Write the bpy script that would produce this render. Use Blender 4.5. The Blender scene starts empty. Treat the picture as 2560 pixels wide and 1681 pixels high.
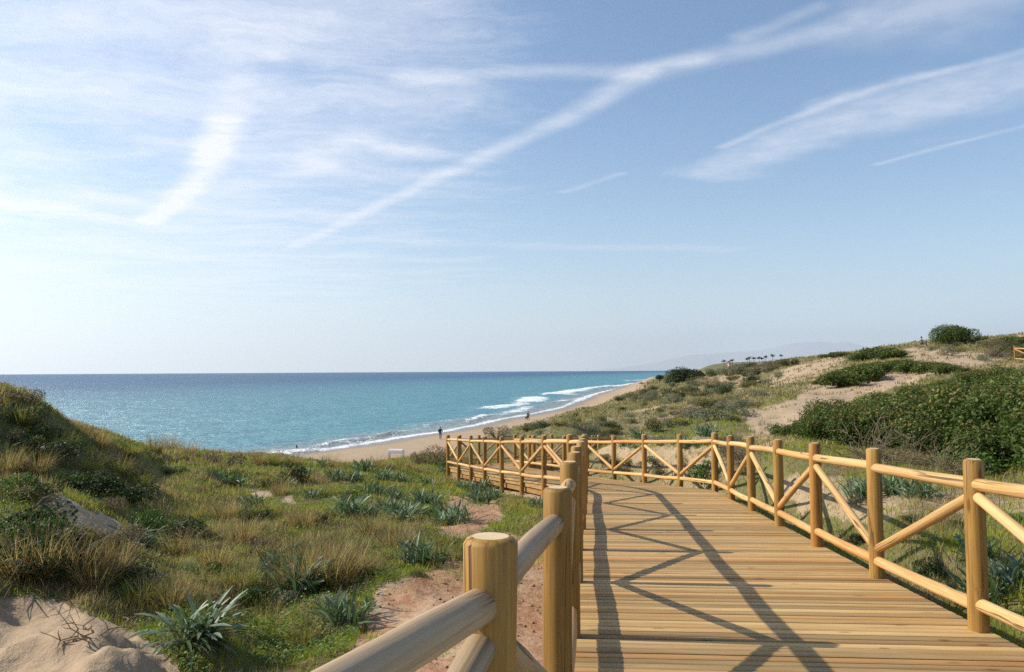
import bpy, bmesh, math, random
import numpy as np
from mathutils import Vector, Matrix

# ------------------------------------------------------------------ camera, world, sun, exposure
sc = bpy.context.scene
col = sc.collection
R = math.radians
random.seed(7)
rng = np.random.default_rng(11)
ZC = 10.0                      # camera height over the sea (sea = 0)
FPX = 1953.0                   # focal length in photograph pixels (2560 wide)
PITCH, ROLL = R(2.56), R(-0.32)
cam_d = bpy.data.cameras.new('camera')
cam_d.sensor_width = 36.0
cam_d.lens = FPX / 2560 * 36
cam_d.clip_start = 0.05
cam_d.clip_end = 200000
cam = bpy.data.objects.new('camera', cam_d)
col.objects.link(cam)
CM = Matrix.Rotation(math.pi / 2 + PITCH, 3, 'X') @ Matrix.Rotation(ROLL, 3, 'Z')
cam.matrix_world = Matrix.Translation((0, 0, ZC)) @ CM.to_4x4()
sc.camera = cam
RM = np.array(CM)

SUN_EL, SUN_AZ = R(34.5), R(-82.0)      # azimuth from +Y towards +X
sun_d = bpy.data.lights.new('sun', 'SUN')
sun_d.energy = 5.0
sun_d.angle = R(0.53)
sun_d.color = (1.0, 0.925, 0.81)
sun = bpy.data.objects.new('sun', sun_d)
sv = Vector((math.sin(SUN_AZ) * math.cos(SUN_EL), math.cos(SUN_AZ) * math.cos(SUN_EL), math.sin(SUN_EL)))
sun.rotation_euler = sv.to_track_quat('Z', 'Y').to_euler()
sun.location = sv * 60 + Vector((0, 0, ZC))
col.objects.link(sun)

vs = sc.view_settings
vs.view_transform = 'Standard'
vs.look = 'None'
vs.gamma = 1.0
vs.exposure = 0.42
vs.use_curve_mapping = False
sc.cycles.max_bounces = 6
sc.cycles.transparent_max_bounces = 6
sc.cycles.volume_bounces = 0
sc.cycles.use_denoising = False
sc.cycles.use_adaptive_sampling = False
sc.cycles.sample_clamp_direct = 4.0

def ray(px, py):
    """world direction through a photograph pixel, scaled to y = 1"""
    v = RM @ np.array([(px - 1280) / FPX, -(py - 840.5) / FPX, -1.0])
    return v / v[1]

def at(px, py, d):
    v = ray(px, py)
    return np.array([v[0] * d, d, ZC + v[2] * d])

def on_z(px, py, z):
    v = ray(px, py)
    return at(px, py, (z - ZC) / v[2])

def pix(x, y, z):
    p = np.stack([x, y, np.asarray(z) - ZC], -1) @ RM
    return 1280 + FPX * p[..., 0] / -p[..., 2], 840.5 - FPX * p[..., 1] / -p[..., 2]

# ---- sky
W = bpy.data.worlds.new('World')
sc.world = W
W.use_nodes = True
nt = W.node_tree
nt.nodes.clear()

class NT:
    """small helper for node trees"""
    def __init__(s, tree): s.t = tree
    def n(s, typ, **kw):
        nd = s.t.nodes.new(typ)
        for k, v in kw.items():
            if k.startswith('i_'):
                key = k[2:]
                key = int(key) if key.isdigit() else key
                s.set(nd.inputs[key], v)
            else:
                setattr(nd, k, v)
        return nd
    def set(s, sock, v):
        if isinstance(v, bpy.types.NodeSocket): s.t.links.new(v, sock)
        else: sock.default_value = v
    def math(s, op, a, b=None, c=None, clamp=False):
        nd = s.t.nodes.new('ShaderNodeMath'); nd.operation = op; nd.use_clamp = clamp
        for i, v in enumerate((a, b, c)):
            if v is not None: s.set(nd.inputs[i], v)
        return nd.outputs[0]
    def vmath(s, op, a, b=None, scale=None):
        nd = s.t.nodes.new('ShaderNodeVectorMath'); nd.operation = op
        s.set(nd.inputs[0], a)
        if b is not None: s.set(nd.inputs[1], b)
        if scale is not None: s.set(nd.inputs['Scale'], scale)
        return nd.outputs['Value'] if op in ('DOT_PRODUCT', 'LENGTH', 'DISTANCE') else nd.outputs[0]
    def noise(s, vec, scale, detail=4, rough=0.55, dist=0.0, color=False):
        nd = s.t.nodes.new('ShaderNodeTexNoise')
        s.set(nd.inputs['Vector'], vec); s.set(nd.inputs['Scale'], scale)
        nd.inputs['Detail'].default_value = detail; nd.inputs['Roughness'].default_value = rough
        nd.inputs['Distortion'].default_value = dist
        return nd.outputs['Color'] if color else nd.outputs[0]
    def step(s, v, a, b, lo=0.0, hi=1.0, smooth=True):
        nd = s.t.nodes.new('ShaderNodeMapRange')
        nd.interpolation_type = 'SMOOTHSTEP' if smooth else 'LINEAR'
        for i, x in enumerate((v, a, b, lo, hi)): s.set(nd.inputs[i], x)
        return nd.outputs[0]
    def mix(s, f, a, b, mode='MIX'):
        nd = s.t.nodes.new('ShaderNodeMix'); nd.data_type = 'RGBA'; nd.blend_type = mode
        s.set(nd.inputs[0], f); s.set(nd.inputs[6], a); s.set(nd.inputs[7], b)
        return nd.outputs[2]
    def mapping(s, vec, scale=(1, 1, 1), rot=(0, 0, 0), loc=(0, 0, 0)):
        nd = s.t.nodes.new('ShaderNodeMapping')
        s.set(nd.inputs['Vector'], vec)
        nd.inputs['Location'].default_value = loc
        nd.inputs['Rotation'].default_value = rot
        nd.inputs['Scale'].default_value = scale
        return nd.outputs[0]

w = NT(nt)
SKY_STRENGTH = 0.10
sky = w.n('ShaderNodeTexSky', sky_type='NISHITA', sun_disc=False, sun_elevation=SUN_EL,
          sun_rotation=SUN_AZ, altitude=10.0, air_density=1.0, dust_density=0.6, ozone_density=1.0)
geo = w.n('ShaderNodeTexCoord')
dirv = geo.outputs['Generated']
sx = w.n('ShaderNodeSeparateXYZ', i_0=dirv)
zz = w.math('MAXIMUM', sx.outputs[2], 0.03)
comb = w.n('ShaderNodeCombineXYZ', i_0=w.math('DIVIDE', sx.outputs[0], zz), i_1=w.math('DIVIDE', sx.outputs[1], zz))
P = comb.outputs[0]                     # a point on the cirrus sheet (height 1)
warp = w.vmath('SUBTRACT', w.noise(P, 1.1, 5, 0.6, color=True), (0.5, 0.5, 0.5))
PW = w.vmath('ADD', P, w.vmath('SCALE', warp, scale=0.16))
PW2 = w.vmath('ADD', P, w.vmath('SCALE', warp, scale=0.85))

def cpt(px, py):
    v = ray(px * 1.0756, py * 1.0756)
    return (v[0] / v[2], 1 / v[2], 0.0)

seg = bpy.data.node_groups.new('contrail_segment', 'ShaderNodeTree')
for nm, st in (('P', 'NodeSocketVector'), ('A', 'NodeSocketVector'), ('B', 'NodeSocketVector'), ('Width', 'NodeSocketFloat')):
    seg.interface.new_socket(nm, in_out='INPUT', socket_type=st)
seg.interface.new_socket('Mask', in_out='OUTPUT', socket_type='NodeSocketFloat')
g = NT(seg)
gi = g.n('NodeGroupInput'); go = g.n('NodeGroupOutput')
pa = g.vmath('SUBTRACT', gi.outputs[0], gi.outputs[1]); ba = g.vmath('SUBTRACT', gi.outputs[2], gi.outputs[1])
hh = g.math('DIVIDE', g.vmath('DOT_PRODUCT', pa, ba), g.vmath('DOT_PRODUCT', ba, ba), clamp=True)
dd = g.vmath('LENGTH', g.vmath('SUBTRACT', pa, g.vmath('SCALE', ba, scale=hh)))
seg.links.new(g.step(dd, gi.outputs[3], 0.0), go.inputs[0])

def trail(pts, width, gain, p=None):
    out = None
    for a, b in zip(pts[:-1], pts[1:]):
        nd = nt.nodes.new('ShaderNodeGroup'); nd.node_tree = seg
        nt.links.new(p or PW, nd.inputs[0])
        nd.inputs[1].default_value = cpt(*a); nd.inputs[2].default_value = cpt(*b)
        nd.inputs[3].default_value = width
        out = nd.outputs[0] if out is None else w.math('MAXIMUM', out, nd.outputs[0])
    return w.math('MULTIPLY', out, gain)

fine = w.noise(w.mapping(P, (1.0, 1.0, 1), (0, 0, 0.5)), 3.2, 8, 0.66)
breakup = w.step(fine, 0.30, 0.66, 0.45, 1.0)
masks = [trail([(690, 572), (1000, 420), (1330, 268), (1490, 180)], 0.105, 0.52),
         trail([(1490, 180), (1700, 124), (2000, 56)], 0.13, 0.36),
         trail([(940, 190), (1180, 172), (1490, 168), (1600, 142)], 0.10, 0.34),
         trail([(345, 518), (440, 440), (500, 370), (530, 280)], 0.13, 0.85),
         trail([(530, 280), (620, 130), (690, 30)], 0.16, 0.30, PW2),
         trail([(1680, 340), (1800, 292), (2100, 192), (2420, 110)], 0.06, 0.36),
         trail([(1690, 400), (1860, 330), (2100, 262), (2430, 160)], 0.34, 0.52, PW2),
         trail([(2040, 382), (2420, 280)], 0.05, 0.30),
         trail([(1310, 448), (1440, 405)], 0.06, 0.24),
         trail([(1720, 85), (1900, 18)], 0.06, 0.30),
         trail([(2150, 60), (2420, -60)], 0.40, 0.40, PW2),
         trail([(-60, 450), (200, 505)], 0.36, 0.60, PW2),
         trail([(1000, 565), (1700, 580)], 0.30, 0.22, PW2),
         trail([(690, 400), (850, 330), (960, 345)], 0.22, 0.42, PW2),
         trail([(960, 190), (1060, 255)], 0.16, 0.30, PW2)]
tm = masks[0]
for m in masks[1:]: tm = w.math('ADD', tm, m)
tm = w.math('MULTIPLY', tm, breakup)
# thin cirrus veil: streaky noise on the sheet, thicker towards the sun's side
veil_n = w.noise(w.mapping(PW2, (0.55, 1.3, 1), (0, 0, -0.42)), 1.5, 10, 0.68)
sunside = w.step(w.vmath('DOT_PRODUCT', dirv, tuple(np.array([-0.62, 0.70, 0.36]) / np.linalg.norm([-0.62, 0.70, 0.36]))), 0.66, 0.955)
veil = w.math('MULTIPLY', w.step(veil_n, w.math('SUBTRACT', 0.60, w.math('MULTIPLY', sunside, 0.46)), 0.84), w.math('ADD', 0.20, w.math('MULTIPLY', sunside, 0.70)))
cloud = w.math('ADD', tm, veil)
fade = w.step(sx.outputs[2], 0.02, 0.12)
cloud = w.math('MULTIPLY', cloud, fade, clamp=True)
# low band of bright sea air along the horizon
band = w.math('MULTIPLY', w.math('POWER', w.step(sx.outputs[2], 0.45, 0.0, smooth=False), 3.3), 0.52)
skyc = w.mix(1.0, sky.outputs[0], (0.92, 1.10, 1.22, 1), 'MULTIPLY')
c1 = w.mix(band, skyc, (7.2, 7.75, 7.95, 1))
c2 = w.mix(w.math('MULTIPLY', cloud, 0.85), c1, (8.2, 8.1, 8.4, 1))
bg = w.n('ShaderNodeBackground', i_Color=c2, i_Strength=SKY_STRENGTH)
wo = w.n('ShaderNodeOutputWorld', i_Surface=bg.outputs[0])

# ------------------------------------------------------------------ helpers
def tag(o, label=None, cat=None, group=None, kind=None):
    if label: o['label'] = label
    if cat: o['category'] = cat
    if group: o['group'] = group
    if kind: o['kind'] = kind
    return o

def link(name, data, parent=None, loc=None):
    o = bpy.data.objects.new(name, data)
    col.objects.link(o)
    if parent is not None: o.parent = parent
    if loc is not None: o.location = loc
    return o

def mesh_np(name, V, F, mat=None, tint=None, smooth=False, attrs=None, mats=None, fmat=None):
    """V (n,3); F (m,k) uniform polygons"""
    V = np.asarray(V, np.float32); F = np.asarray(F, np.int32)
    me = bpy.data.meshes.new(name)
    k = F.shape[1]
    me.vertices.add(len(V)); me.vertices.foreach_set('co', V.ravel())
    me.loops.add(F.size); me.loops.foreach_set('vertex_index', F.ravel())
    me.polygons.add(len(F)); me.polygons.foreach_set('loop_start', np.arange(0, F.size, k, dtype=np.int32))
    try: me.polygons.foreach_set('loop_total', np.full(len(F), k, np.int32))
    except Exception: pass
    if smooth: me.polygons.foreach_set('use_smooth', np.ones(len(F), bool))
    if tint is not None:
        a = me.color_attributes.new('tint', 'FLOAT_COLOR', 'POINT')
        c = np.ones((len(V), 4), np.float32); c[:, :3] = tint
        a.data.foreach_set('color', c.ravel())
    for nm, arr in (attrs or {}).items():
        a = me.attributes.new(nm, 'FLOAT', 'POINT')
        a.data.foreach_set('value', np.asarray(arr, np.float32).ravel())
    if mat: me.materials.append(mat)
    for m in mats or (): me.materials.append(m)
    if fmat is not None: me.polygons.foreach_set('material_index', np.asarray(fmat, np.int32))
    me.update(calc_edges=True)
    return me

def hash2(ix, iy, seed):
    h = (ix.astype(np.int64) * 374761393 + iy.astype(np.int64) * 668265263 + seed * 1442695041) & 0xffffffff
    h = ((h ^ (h >> 13)) * 1274126177) & 0xffffffff
    return ((h ^ (h >> 16)) & 0xffff) / 65535.0

def vnoise(x, y, seed=0):
    ix, iy = np.floor(x), np.floor(y)
    fx, fy = x - ix, y - iy
    fx = fx * fx * (3 - 2 * fx); fy = fy * fy * (3 - 2 * fy)
    a = hash2(ix, iy, seed); b = hash2(ix + 1, iy, seed); c = hash2(ix, iy + 1, seed); d = hash2(ix + 1, iy + 1, seed)
    return (a * (1 - fx) + b * fx) * (1 - fy) + (c * (1 - fx) + d * fx) * fy

def fbm(x, y, seed=0, oct=4, gain=0.5):
    s = 0; amp = 1; tot = 0
    for i in range(oct):
        s = s + amp * vnoise(x * 2 ** i + 17.3 * i, y * 2 ** i - 9.1 * i, seed + i); tot += amp; amp *= gain
    return s / tot - 0.5

def sstep(v, a, b):
    t = np.clip((v - a) / (b - a), 0, 1)
    return t * t * (3 - 2 * t)

def inpoly(px, py, poly):
    r = np.zeros(np.shape(px), bool)
    n = len(poly)
    for i in range(n):
        x1, y1 = poly[i]; x2, y2 = poly[(i + 1) % n]
        if y1 == y2: continue
        c = ((y1 > py) != (y2 > py)) & (px < (x2 - x1) * (py - y1) / (y2 - y1) + x1)
        r ^= c
    return r

def sdist(x, y, line):
    """signed distance to a polyline, positive on its left (sea) side"""
    best = np.full(np.shape(x), 1e9); sg = np.ones(np.shape(x))
    for (x1, y1), (x2, y2) in zip(line[:-1], line[1:]):
        dx, dy = x2 - x1, y2 - y1
        t = np.clip(((x - x1) * dx + (y - y1) * dy) / (dx * dx + dy * dy), 0, 1)
        ex, ey = x - x1 - t * dx, y - y1 - t * dy
        d = np.hypot(ex, ey)
        s = np.where(dx * (y - y1) - dy * (x - x1) > 0, 1.0, -1.0)
        m = d < best - 1e-6
        best = np.where(m, d, best); sg = np.where(m, s, sg)
    return best * sg

# ------------------------------------------------------------------ materials
def mat(name):
    m = bpy.data.materials.new(name); m.use_nodes = True
    t = m.node_tree; t.nodes.clear()
    h = NT(t)
    out = h.n('ShaderNodeOutputMaterial')
    b = h.n('ShaderNodeBsdfPrincipled')
    t.links.new(b.outputs[0], out.inputs[0])
    return m, h, b, out

def simple(name, colr, rough=0.7, noise_scale=None, var=0.25):
    m, h, b, o = mat(name)
    if noise_scale:
        tc = h.n('ShaderNodeTexCoord').outputs['Object']
        nz = h.noise(tc, noise_scale, 4)
        c = h.mix(nz, tuple(x * (1 - var) for x in colr) + (1,), tuple(min(1, x * (1 + var)) for x in colr) + (1,))
        h.set(b.inputs['Base Color'], c)
    else:
        b.inputs['Base Color'].default_value = tuple(colr) + (1,)
    b.inputs['Roughness'].default_value = rough
    return m

def leafmat(name, rough=0.55, trans=0.45, spec=0.08):
    """foliage: colour of each blade or leaf from its own attribute"""
    m, h, b, o = mat(name)
    a = h.n('ShaderNodeAttribute', attribute_name='tint').outputs['Color']
    oi = h.n('ShaderNodeObjectInfo').outputs['Random']
    c = h.mix(h.math('MULTIPLY', oi, 0.5), a, h.mix(1.0, a, (0.80, 0.92, 0.72, 1), 'MULTIPLY'))
    h.set(b.inputs['Base Color'], c)
    b.inputs['Roughness'].default_value = rough
    b.inputs['Specular IOR Level'].default_value = spec
    tr = h.n('ShaderNodeBsdfTranslucent', i_Color=h.mix(1.0, c, (1.1, 1.15, 0.7, 1), 'MULTIPLY'))
    mx = h.n('ShaderNodeMixShader', i_0=trans, i_1=b.outputs[0], i_2=tr.outputs[0])
    h.t.links.new(mx.outputs[0], o.inputs[0])
    return m

M_grass = leafmat('grass_blades')
M_leaf = leafmat('shrub_leaves', 0.55, 0.30, 0.22)
M_strap = leafmat('strap_leaves', 0.45, 0.2, 0.25)
M_twig = simple('dry_twigs', (0.30, 0.23, 0.17), 0.85, 12)
M_bark = simple('bark', (0.16, 0.11, 0.075), 0.9, 6)

def woodmat(name, ca, cb, dark, axis=2, rnd=0.35, crack=True, rough=0.62, fibre=0.60):
    m, h, b, o = mat(name)
    tc = h.n('ShaderNodeTexCoord').outputs['Object']
    oi = h.n('ShaderNodeObjectInfo').outputs['Random']
    off = h.n('ShaderNodeCombineXYZ', i_0=h.math('MULTIPLY', oi, 37.0), i_1=h.math('MULTIPLY', oi, 91.0), i_2=h.math('MULTIPLY', oi, 53.0)).outputs[0]
    v = h.vmath('ADD', tc, off)
    def sc3(a, l): return tuple(l if i == axis else a for i in range(3))
    big = h.noise(h.mapping(v, sc3(7, 0.9)), 1.0, 5, 0.6, 0.4)
    fib = h.noise(h.mapping(v, sc3(75, 2.2)), 1.0, 5, 0.65)
    c = h.mix(h.step(big, 0.3, 0.7), ca + (1,), cb + (1,))
    c = h.mix(h.step(fib, 0.40, 0.70, 0, fibre), c, dark + (1,))
    vor = h.n('ShaderNodeTexVoronoi', i_Vector=h.mapping(v, sc3(9, 2.6)), i_Scale=1.0)
    kn = h.step(vor.outputs['Distance'], 0.16, 0.06, 0, 0.8)
    c = h.mix(kn, c, tuple(x * 0.8 for x in dark) + (1,))
    # each log or board has its own tone
    o2 = h.math('FRACT', h.math('MULTIPLY', oi, 17.31))
    c = h.mix(h.step(o2, 0.60, 1.0, 0, 0.55), c, h.mix(1.0, c, (0.90, 0.62, 0.42, 1), 'MULTIPLY'))
    c = h.mix(h.step(o2, 0.22, 0.0, 0, 0.5), c, h.mix(1.0, c, (1.12, 1.18, 1.28, 1), 'MULTIPLY'))
    tone = h.math('ADD', 1 - rnd * 0.55, h.math('MULTIPLY', oi, rnd))
    c = h.mix(1.0, c, h.n('ShaderNodeCombineColor', i_0=tone, i_1=tone, i_2=tone).outputs[0], 'MULTIPLY')
    hgt = h.math('MULTIPLY', fib, 0.5)
    if crack:
        cr = h.noise(h.mapping(v, sc3(11, 0.55)), 1.0, 3, 0.5, 0.25)
        line = h.step(h.math('ABSOLUTE', h.math('SUBTRACT', cr, 0.5)), 0.016, 0.004)
        gate = h.step(h.noise(h.mapping(v, sc3(3, 1.1)), 1.0, 2), 0.50, 0.57)
        ck = h.math('MULTIPLY', line, gate)
        c = h.mix(h.math('MULTIPLY', ck, 0.8), c, (0.05, 0.03, 0.015, 1))
        hgt = h.math('SUBTRACT', hgt, h.math('MULTIPLY', ck, 1.2))
    bp = h.n('ShaderNodeBump', i_Strength=0.6, i_Distance=0.005, i_Height=hgt)
    h.set(b.inputs['Base Color'], c); h.set(b.inputs['Normal'], bp.outputs[0])
    b.inputs['Roughness'].default_value = rough
    b.inputs['Specular IOR Level'].default_value = 0.3
    return m

M_post = woodmat('post_wood', (0.41, 0.235, 0.056), (0.30, 0.155, 0.032), (0.15, 0.062, 0.012), 2, 0.30)
M_rail = woodmat('rail_wood', (0.62, 0.41, 0.18), (0.52, 0.305, 0.105), (0.33, 0.16, 0.045), 2, 0.30)
M_railgrey = woodmat('weathered_rail_wood', (0.47, 0.37, 0.25), (0.38, 0.28, 0.17), (0.22, 0.14, 0.07), 2, 0.2)
M_end = simple('cut_wood_end', (0.62, 0.47, 0.28), 0.8, 30, 0.2)
M_plank = woodmat('deck_wood', (0.53, 0.36, 0.155), (0.40, 0.24, 0.085), (0.24, 0.115, 0.034), 0, 0.66, False, 0.6, 0.32)
M_beam = woodmat('beam_wood', (0.44, 0.28, 0.11), (0.34, 0.20, 0.07), (0.18, 0.09, 0.03), 0, 0.2)

# ground: sand, red soil and plant litter by their own shapes
def groundmat():
    m, h, b, o = mat('dune_ground')
    tc = h.n('ShaderNodeTexCoord').outputs['Object']
    veg = h.n('ShaderNodeAttribute', attribute_name='veg').outputs['Fac']
    red = h.n('ShaderNodeAttribute', attribute_name='red').outputs['Fac']
    wet = h.n('ShaderNodeAttribute', attribute_name='wet').outputs['Fac']
    n1 = h.noise(tc, 0.9, 6, 0.6); n2 = h.noise(tc, 9.0, 6, 0.65); n3 = h.noise(tc, 60.0, 3, 0.6)
    sand = h.mix(h.step(n1, 0.3, 0.7), (0.40, 0.295, 0.19, 1), (0.335, 0.235, 0.145, 1))
    sand = h.mix(h.step(n2, 0.35, 0.7, 0, 0.6), sand, (0.435, 0.32, 0.21, 1))
    soil = h.mix(h.step(n2, 0.35, 0.65), (0.40, 0.235, 0.135, 1), (0.33, 0.155, 0.075, 1))
    c = h.mix(h.math('MULTIPLY', red, h.step(h.math('ADD', n1, h.math('MULTIPLY', n2, 0.5)), 0.5, 0.85), clamp=True), sand, soil)
    lit = h.mix(h.step(n2, 0.4, 0.65), (0.115, 0.105, 0.035, 1), (0.155, 0.11, 0.055, 1))
    lit = h.mix(h.step(n1, 0.35, 0.65), lit, (0.10, 0.12, 0.032, 1))
    vf = h.step(h.math('ADD', veg, h.math('MULTIPLY', h.math('SUBTRACT', n2, 0.5), 0.9)), 0.35, 0.75)
    c = h.mix(h.math('MULTIPLY', vf, 0.88), c, lit)
    # stones, twig bits, footprints
    spk = h.step(n3, 0.66, 0.74, 0, 0.5)
    c = h.mix(spk, c, (0.20, 0.13, 0.08, 1))
    c = h.mix(wet, c, (0.235, 0.185, 0.135, 1))
    h.set(b.inputs['Base Color'], c)
    h.set(b.inputs['Roughness'], h.step(wet, 0, 1, 0.92, 0.35))
    b.inputs['Specular IOR Level'].default_value = 0.25
    vb = h.noise(tc, 2.6, 5, 0.6)
    hg = h.math('ADD', h.math('MULTIPLY', n2, 0.6), h.math('ADD', h.math('MULTIPLY', n3, 0.12), vb))
    bp = h.n('ShaderNodeBump', i_Strength=0.55, i_Distance=0.09, i_Height=hg)
    h.set(b.inputs['Normal'], bp.outputs[0])
    return m
M_ground = groundmat()

def seamat():
    m, h, b, o = mat('sea_water')
    tc = h.n('ShaderNodeTexCoord').outputs['Object']
    shore = h.n('ShaderNodeAttribute', attribute_name='shore').outputs['Fac']     # metres from the waterline
    foam = h.n('ShaderNodeAttribute', attribute_name='foam').outputs['Fac']
    big = h.noise(h.mapping(tc, (0.006, 0.03, 1)), 1.0, 8, 0.7)
    deep = h.mix(h.step(big, 0.35, 0.65), (0.001, 0.062, 0.145, 1), (0.005, 0.105, 0.20, 1))
    shal = h.mix(h.step(shore, 4, 420), (0.06, 0.235, 0.275, 1), deep)
    sandy = h.mix(h.step(shore, 0.0, 16), (0.26, 0.27, 0.24, 1), shal)
    fn = h.noise(h.mapping(tc, (0.35, 0.55, 1)), 1.0, 8, 0.7)
    fn2 = h.noise(h.mapping(tc, (0.9, 1.6, 1)), 1.0, 6, 0.7)
    ff = h.math('ADD', foam, h.math('ADD', h.math('MULTIPLY', h.math('SUBTRACT', fn, 0.5), 1.5), h.math('MULTIPLY', h.math('SUBTRACT', fn2, 0.5), 0.7)))
    fm = h.math('MULTIPLY', h.step(ff, 0.42, 0.68), h.step(foam, 0.04, 0.2))
    c = h.mix(fm, sandy, (0.80, 0.82, 0.82, 1))
    w1 = h.noise(h.mapping(tc, (0.10, 0.22, 1), (0, 0, -0.35)), 1.0, 6, 0.62)
    w2 = h.noise(h.mapping(tc, (0.6, 1.3, 1), (0, 0, -0.3)), 1.0, 5, 0.6)
    w0 = h.noise(h.mapping(tc, (0.016, 0.07, 1), (0, 0, -0.15)), 1.0, 7, 0.68)
    hg = h.math('ADD', h.math('MULTIPLY', w1, 2.6), h.math('ADD', h.math('MULTIPLY', w2, 0.8), h.math('MULTIPLY', w0, 9.0)))
    bp = h.n('ShaderNodeBump', i_Strength=0.9, i_Distance=0.6, i_Height=hg)
    # wind-roughened water: its facets never mirror more than part of the low sky
    fr = h.n('ShaderNodeFresnel', i_IOR=1.33, i_Normal=bp.outputs[0])
    k = h.math('MINIMUM', fr.outputs[0], 0.23)
    k = h.math('MULTIPLY', k, h.step(fm, 0, 1, 1.0, 0.05))
    df = h.n('ShaderNodeBsdfDiffuse', i_Color=c, i_Normal=bp.outputs[0])
    gl = h.n('ShaderNodeBsdfGlossy', i_Color=(1, 1, 1, 1), i_Roughness=0.38, i_Normal=bp.outputs[0])
    mx = h.n('ShaderNodeMixShader', i_0=k, i_1=df.outputs[0], i_2=gl.outputs[0])
    h.t.links.new(mx.outputs[0], o.inputs[0])
    return m
M_sea = seamat()

# ------------------------------------------------------------------ terrain
def deckdrop(d):
    return np.interp(d, [-2, 0, 15, 16, 20.8, 27.2, 39.3, 44], [1.25, 1.34, 2.29, 2.38, 2.82, 3.29, 4.32, 4.9])

FOOT = [(-120, 30), (-40, 33), (-20, 35), (-12, 35.5), (-4, 37), (0.5, 46), (3.7, 60), (10, 90), (23, 140), (37, 200), (58, 300), (98, 505), (200, 900), (520, 2000), (1000, 3500)]
SHPX = [(700, 1141), (792, 1130), (868, 1120), (952, 1106), (1032, 1092), (1120, 1080), (1204, 1063), (1271, 1047), (1330, 1038), (1414, 1019), (1456, 1001), (1498, 984), (1582, 963), (1624, 956.5), (1650, 950.5)]
SHORE = [tuple(on_z(px, py, 0.0)[:2]) for px, py in SHPX]
s0 = SHORE[0]
SHORE = [(s0[0] - 300, s0[1] - 95), (s0[0] - 60, s0[1] - 22)] + SHORE + [(270, 1250), (560, 2300), (930, 3600)]

CT = []      # control points x, y, drop below the camera
def G(px, py, d, up=0.0):
    p = at(px, py, d); CT.append((p[0], p[1], ZC - p[2] + up))
def Wp(x, d, drop): CT.append((x, d, drop))
# along the boardwalk
for d in (-3, 0.5, 3, 6, 9, 12, 15.3):
    xl, xr = -0.14 + 0.101 * d, 2.48 + 0.0935 * d
    g = deckdrop(d) + 0.42
    Wp(xl, d, g); Wp(xr, d, g - 0.08)
for d in (17.5, 20.5, 24, 27.5):
    x = 1.19 - 0.305 * (d - 16); g = deckdrop(d) + 0.40
    Wp(x, d, g); Wp(x + 2.45, d + 0.3, g - 0.12)
for x, d in ((-0.6, 31.5), (0.9, 34), (2.44, 36.6), (4.04, 39.3)):
    Wp(x, d, deckdrop(d) + 0.45); Wp(x + 1.6, d - 1.9, deckdrop(d) + 0.35)
# left dune ridge
for a in ((0, 992, 14), (100, 1018, 15), (170, 1072, 16.3), (260, 1108, 18), (340, 1128, 20), (450, 1152, 23), (560, 1166, 27), (-300, 950, 13), (-800, 960, 11)): G(*a)
# its steep shaded lee face, falling away from the sun
for px_, py_, d_ in ((0, 992, 14), (100, 1018, 15), (170, 1072, 16.3), (260, 1108, 18), (340, 1128, 20)):
    p_ = at(px_, py_, d_)
    for ex, dr in ((0.75, 0.70), (1.5, 1.22)): Wp(p_[0] + ex, d_, min(ZC - p_[2] + dr, 2.45 + 0.02 * (d_ - 14)))
for d_, dr in ((12.5, 0.42), (11, 0.45)):
    Wp(-9.3, d_, dr); Wp(-8.5, d_, dr + 0.65); Wp(-7.7, d_, dr + 1.1)
G(400, 1220, 18.5)
# hollow and near ground on the left
for a in ((400, 1280, 13.5), (520, 1350, 11), (700, 1300, 13), (850, 1250, 16.5), (560, 1230, 19), (700, 1200, 23), (880, 1190, 24), (1000, 1180, 26),
          (260, 1312, 9.0), (100, 1232, 9.0), (0, 1215, 9.0), (300, 1380, 9.4), (180, 1330, 8.2), (60, 1370, 7.6), (0, 1460, 7.0), (0, 1550, 6.4), (200, 1600, 6.0), (400, 1670, 5.6), (0, 1681, 5.5),
          (640, 1600, 6.6), (820, 1520, 7.6), (1000, 1420, 9.0), (1100, 1300, 13), (-300, 1400, 6.4)): G(*a)
# crest towards the beach
for a in ((620, 1150, 30), (700, 1156, 31), (800, 1168, 32), (900, 1166, 32.5), (1000, 1160, 33), (1080, 1150, 32.5)): G(*a)
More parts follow.
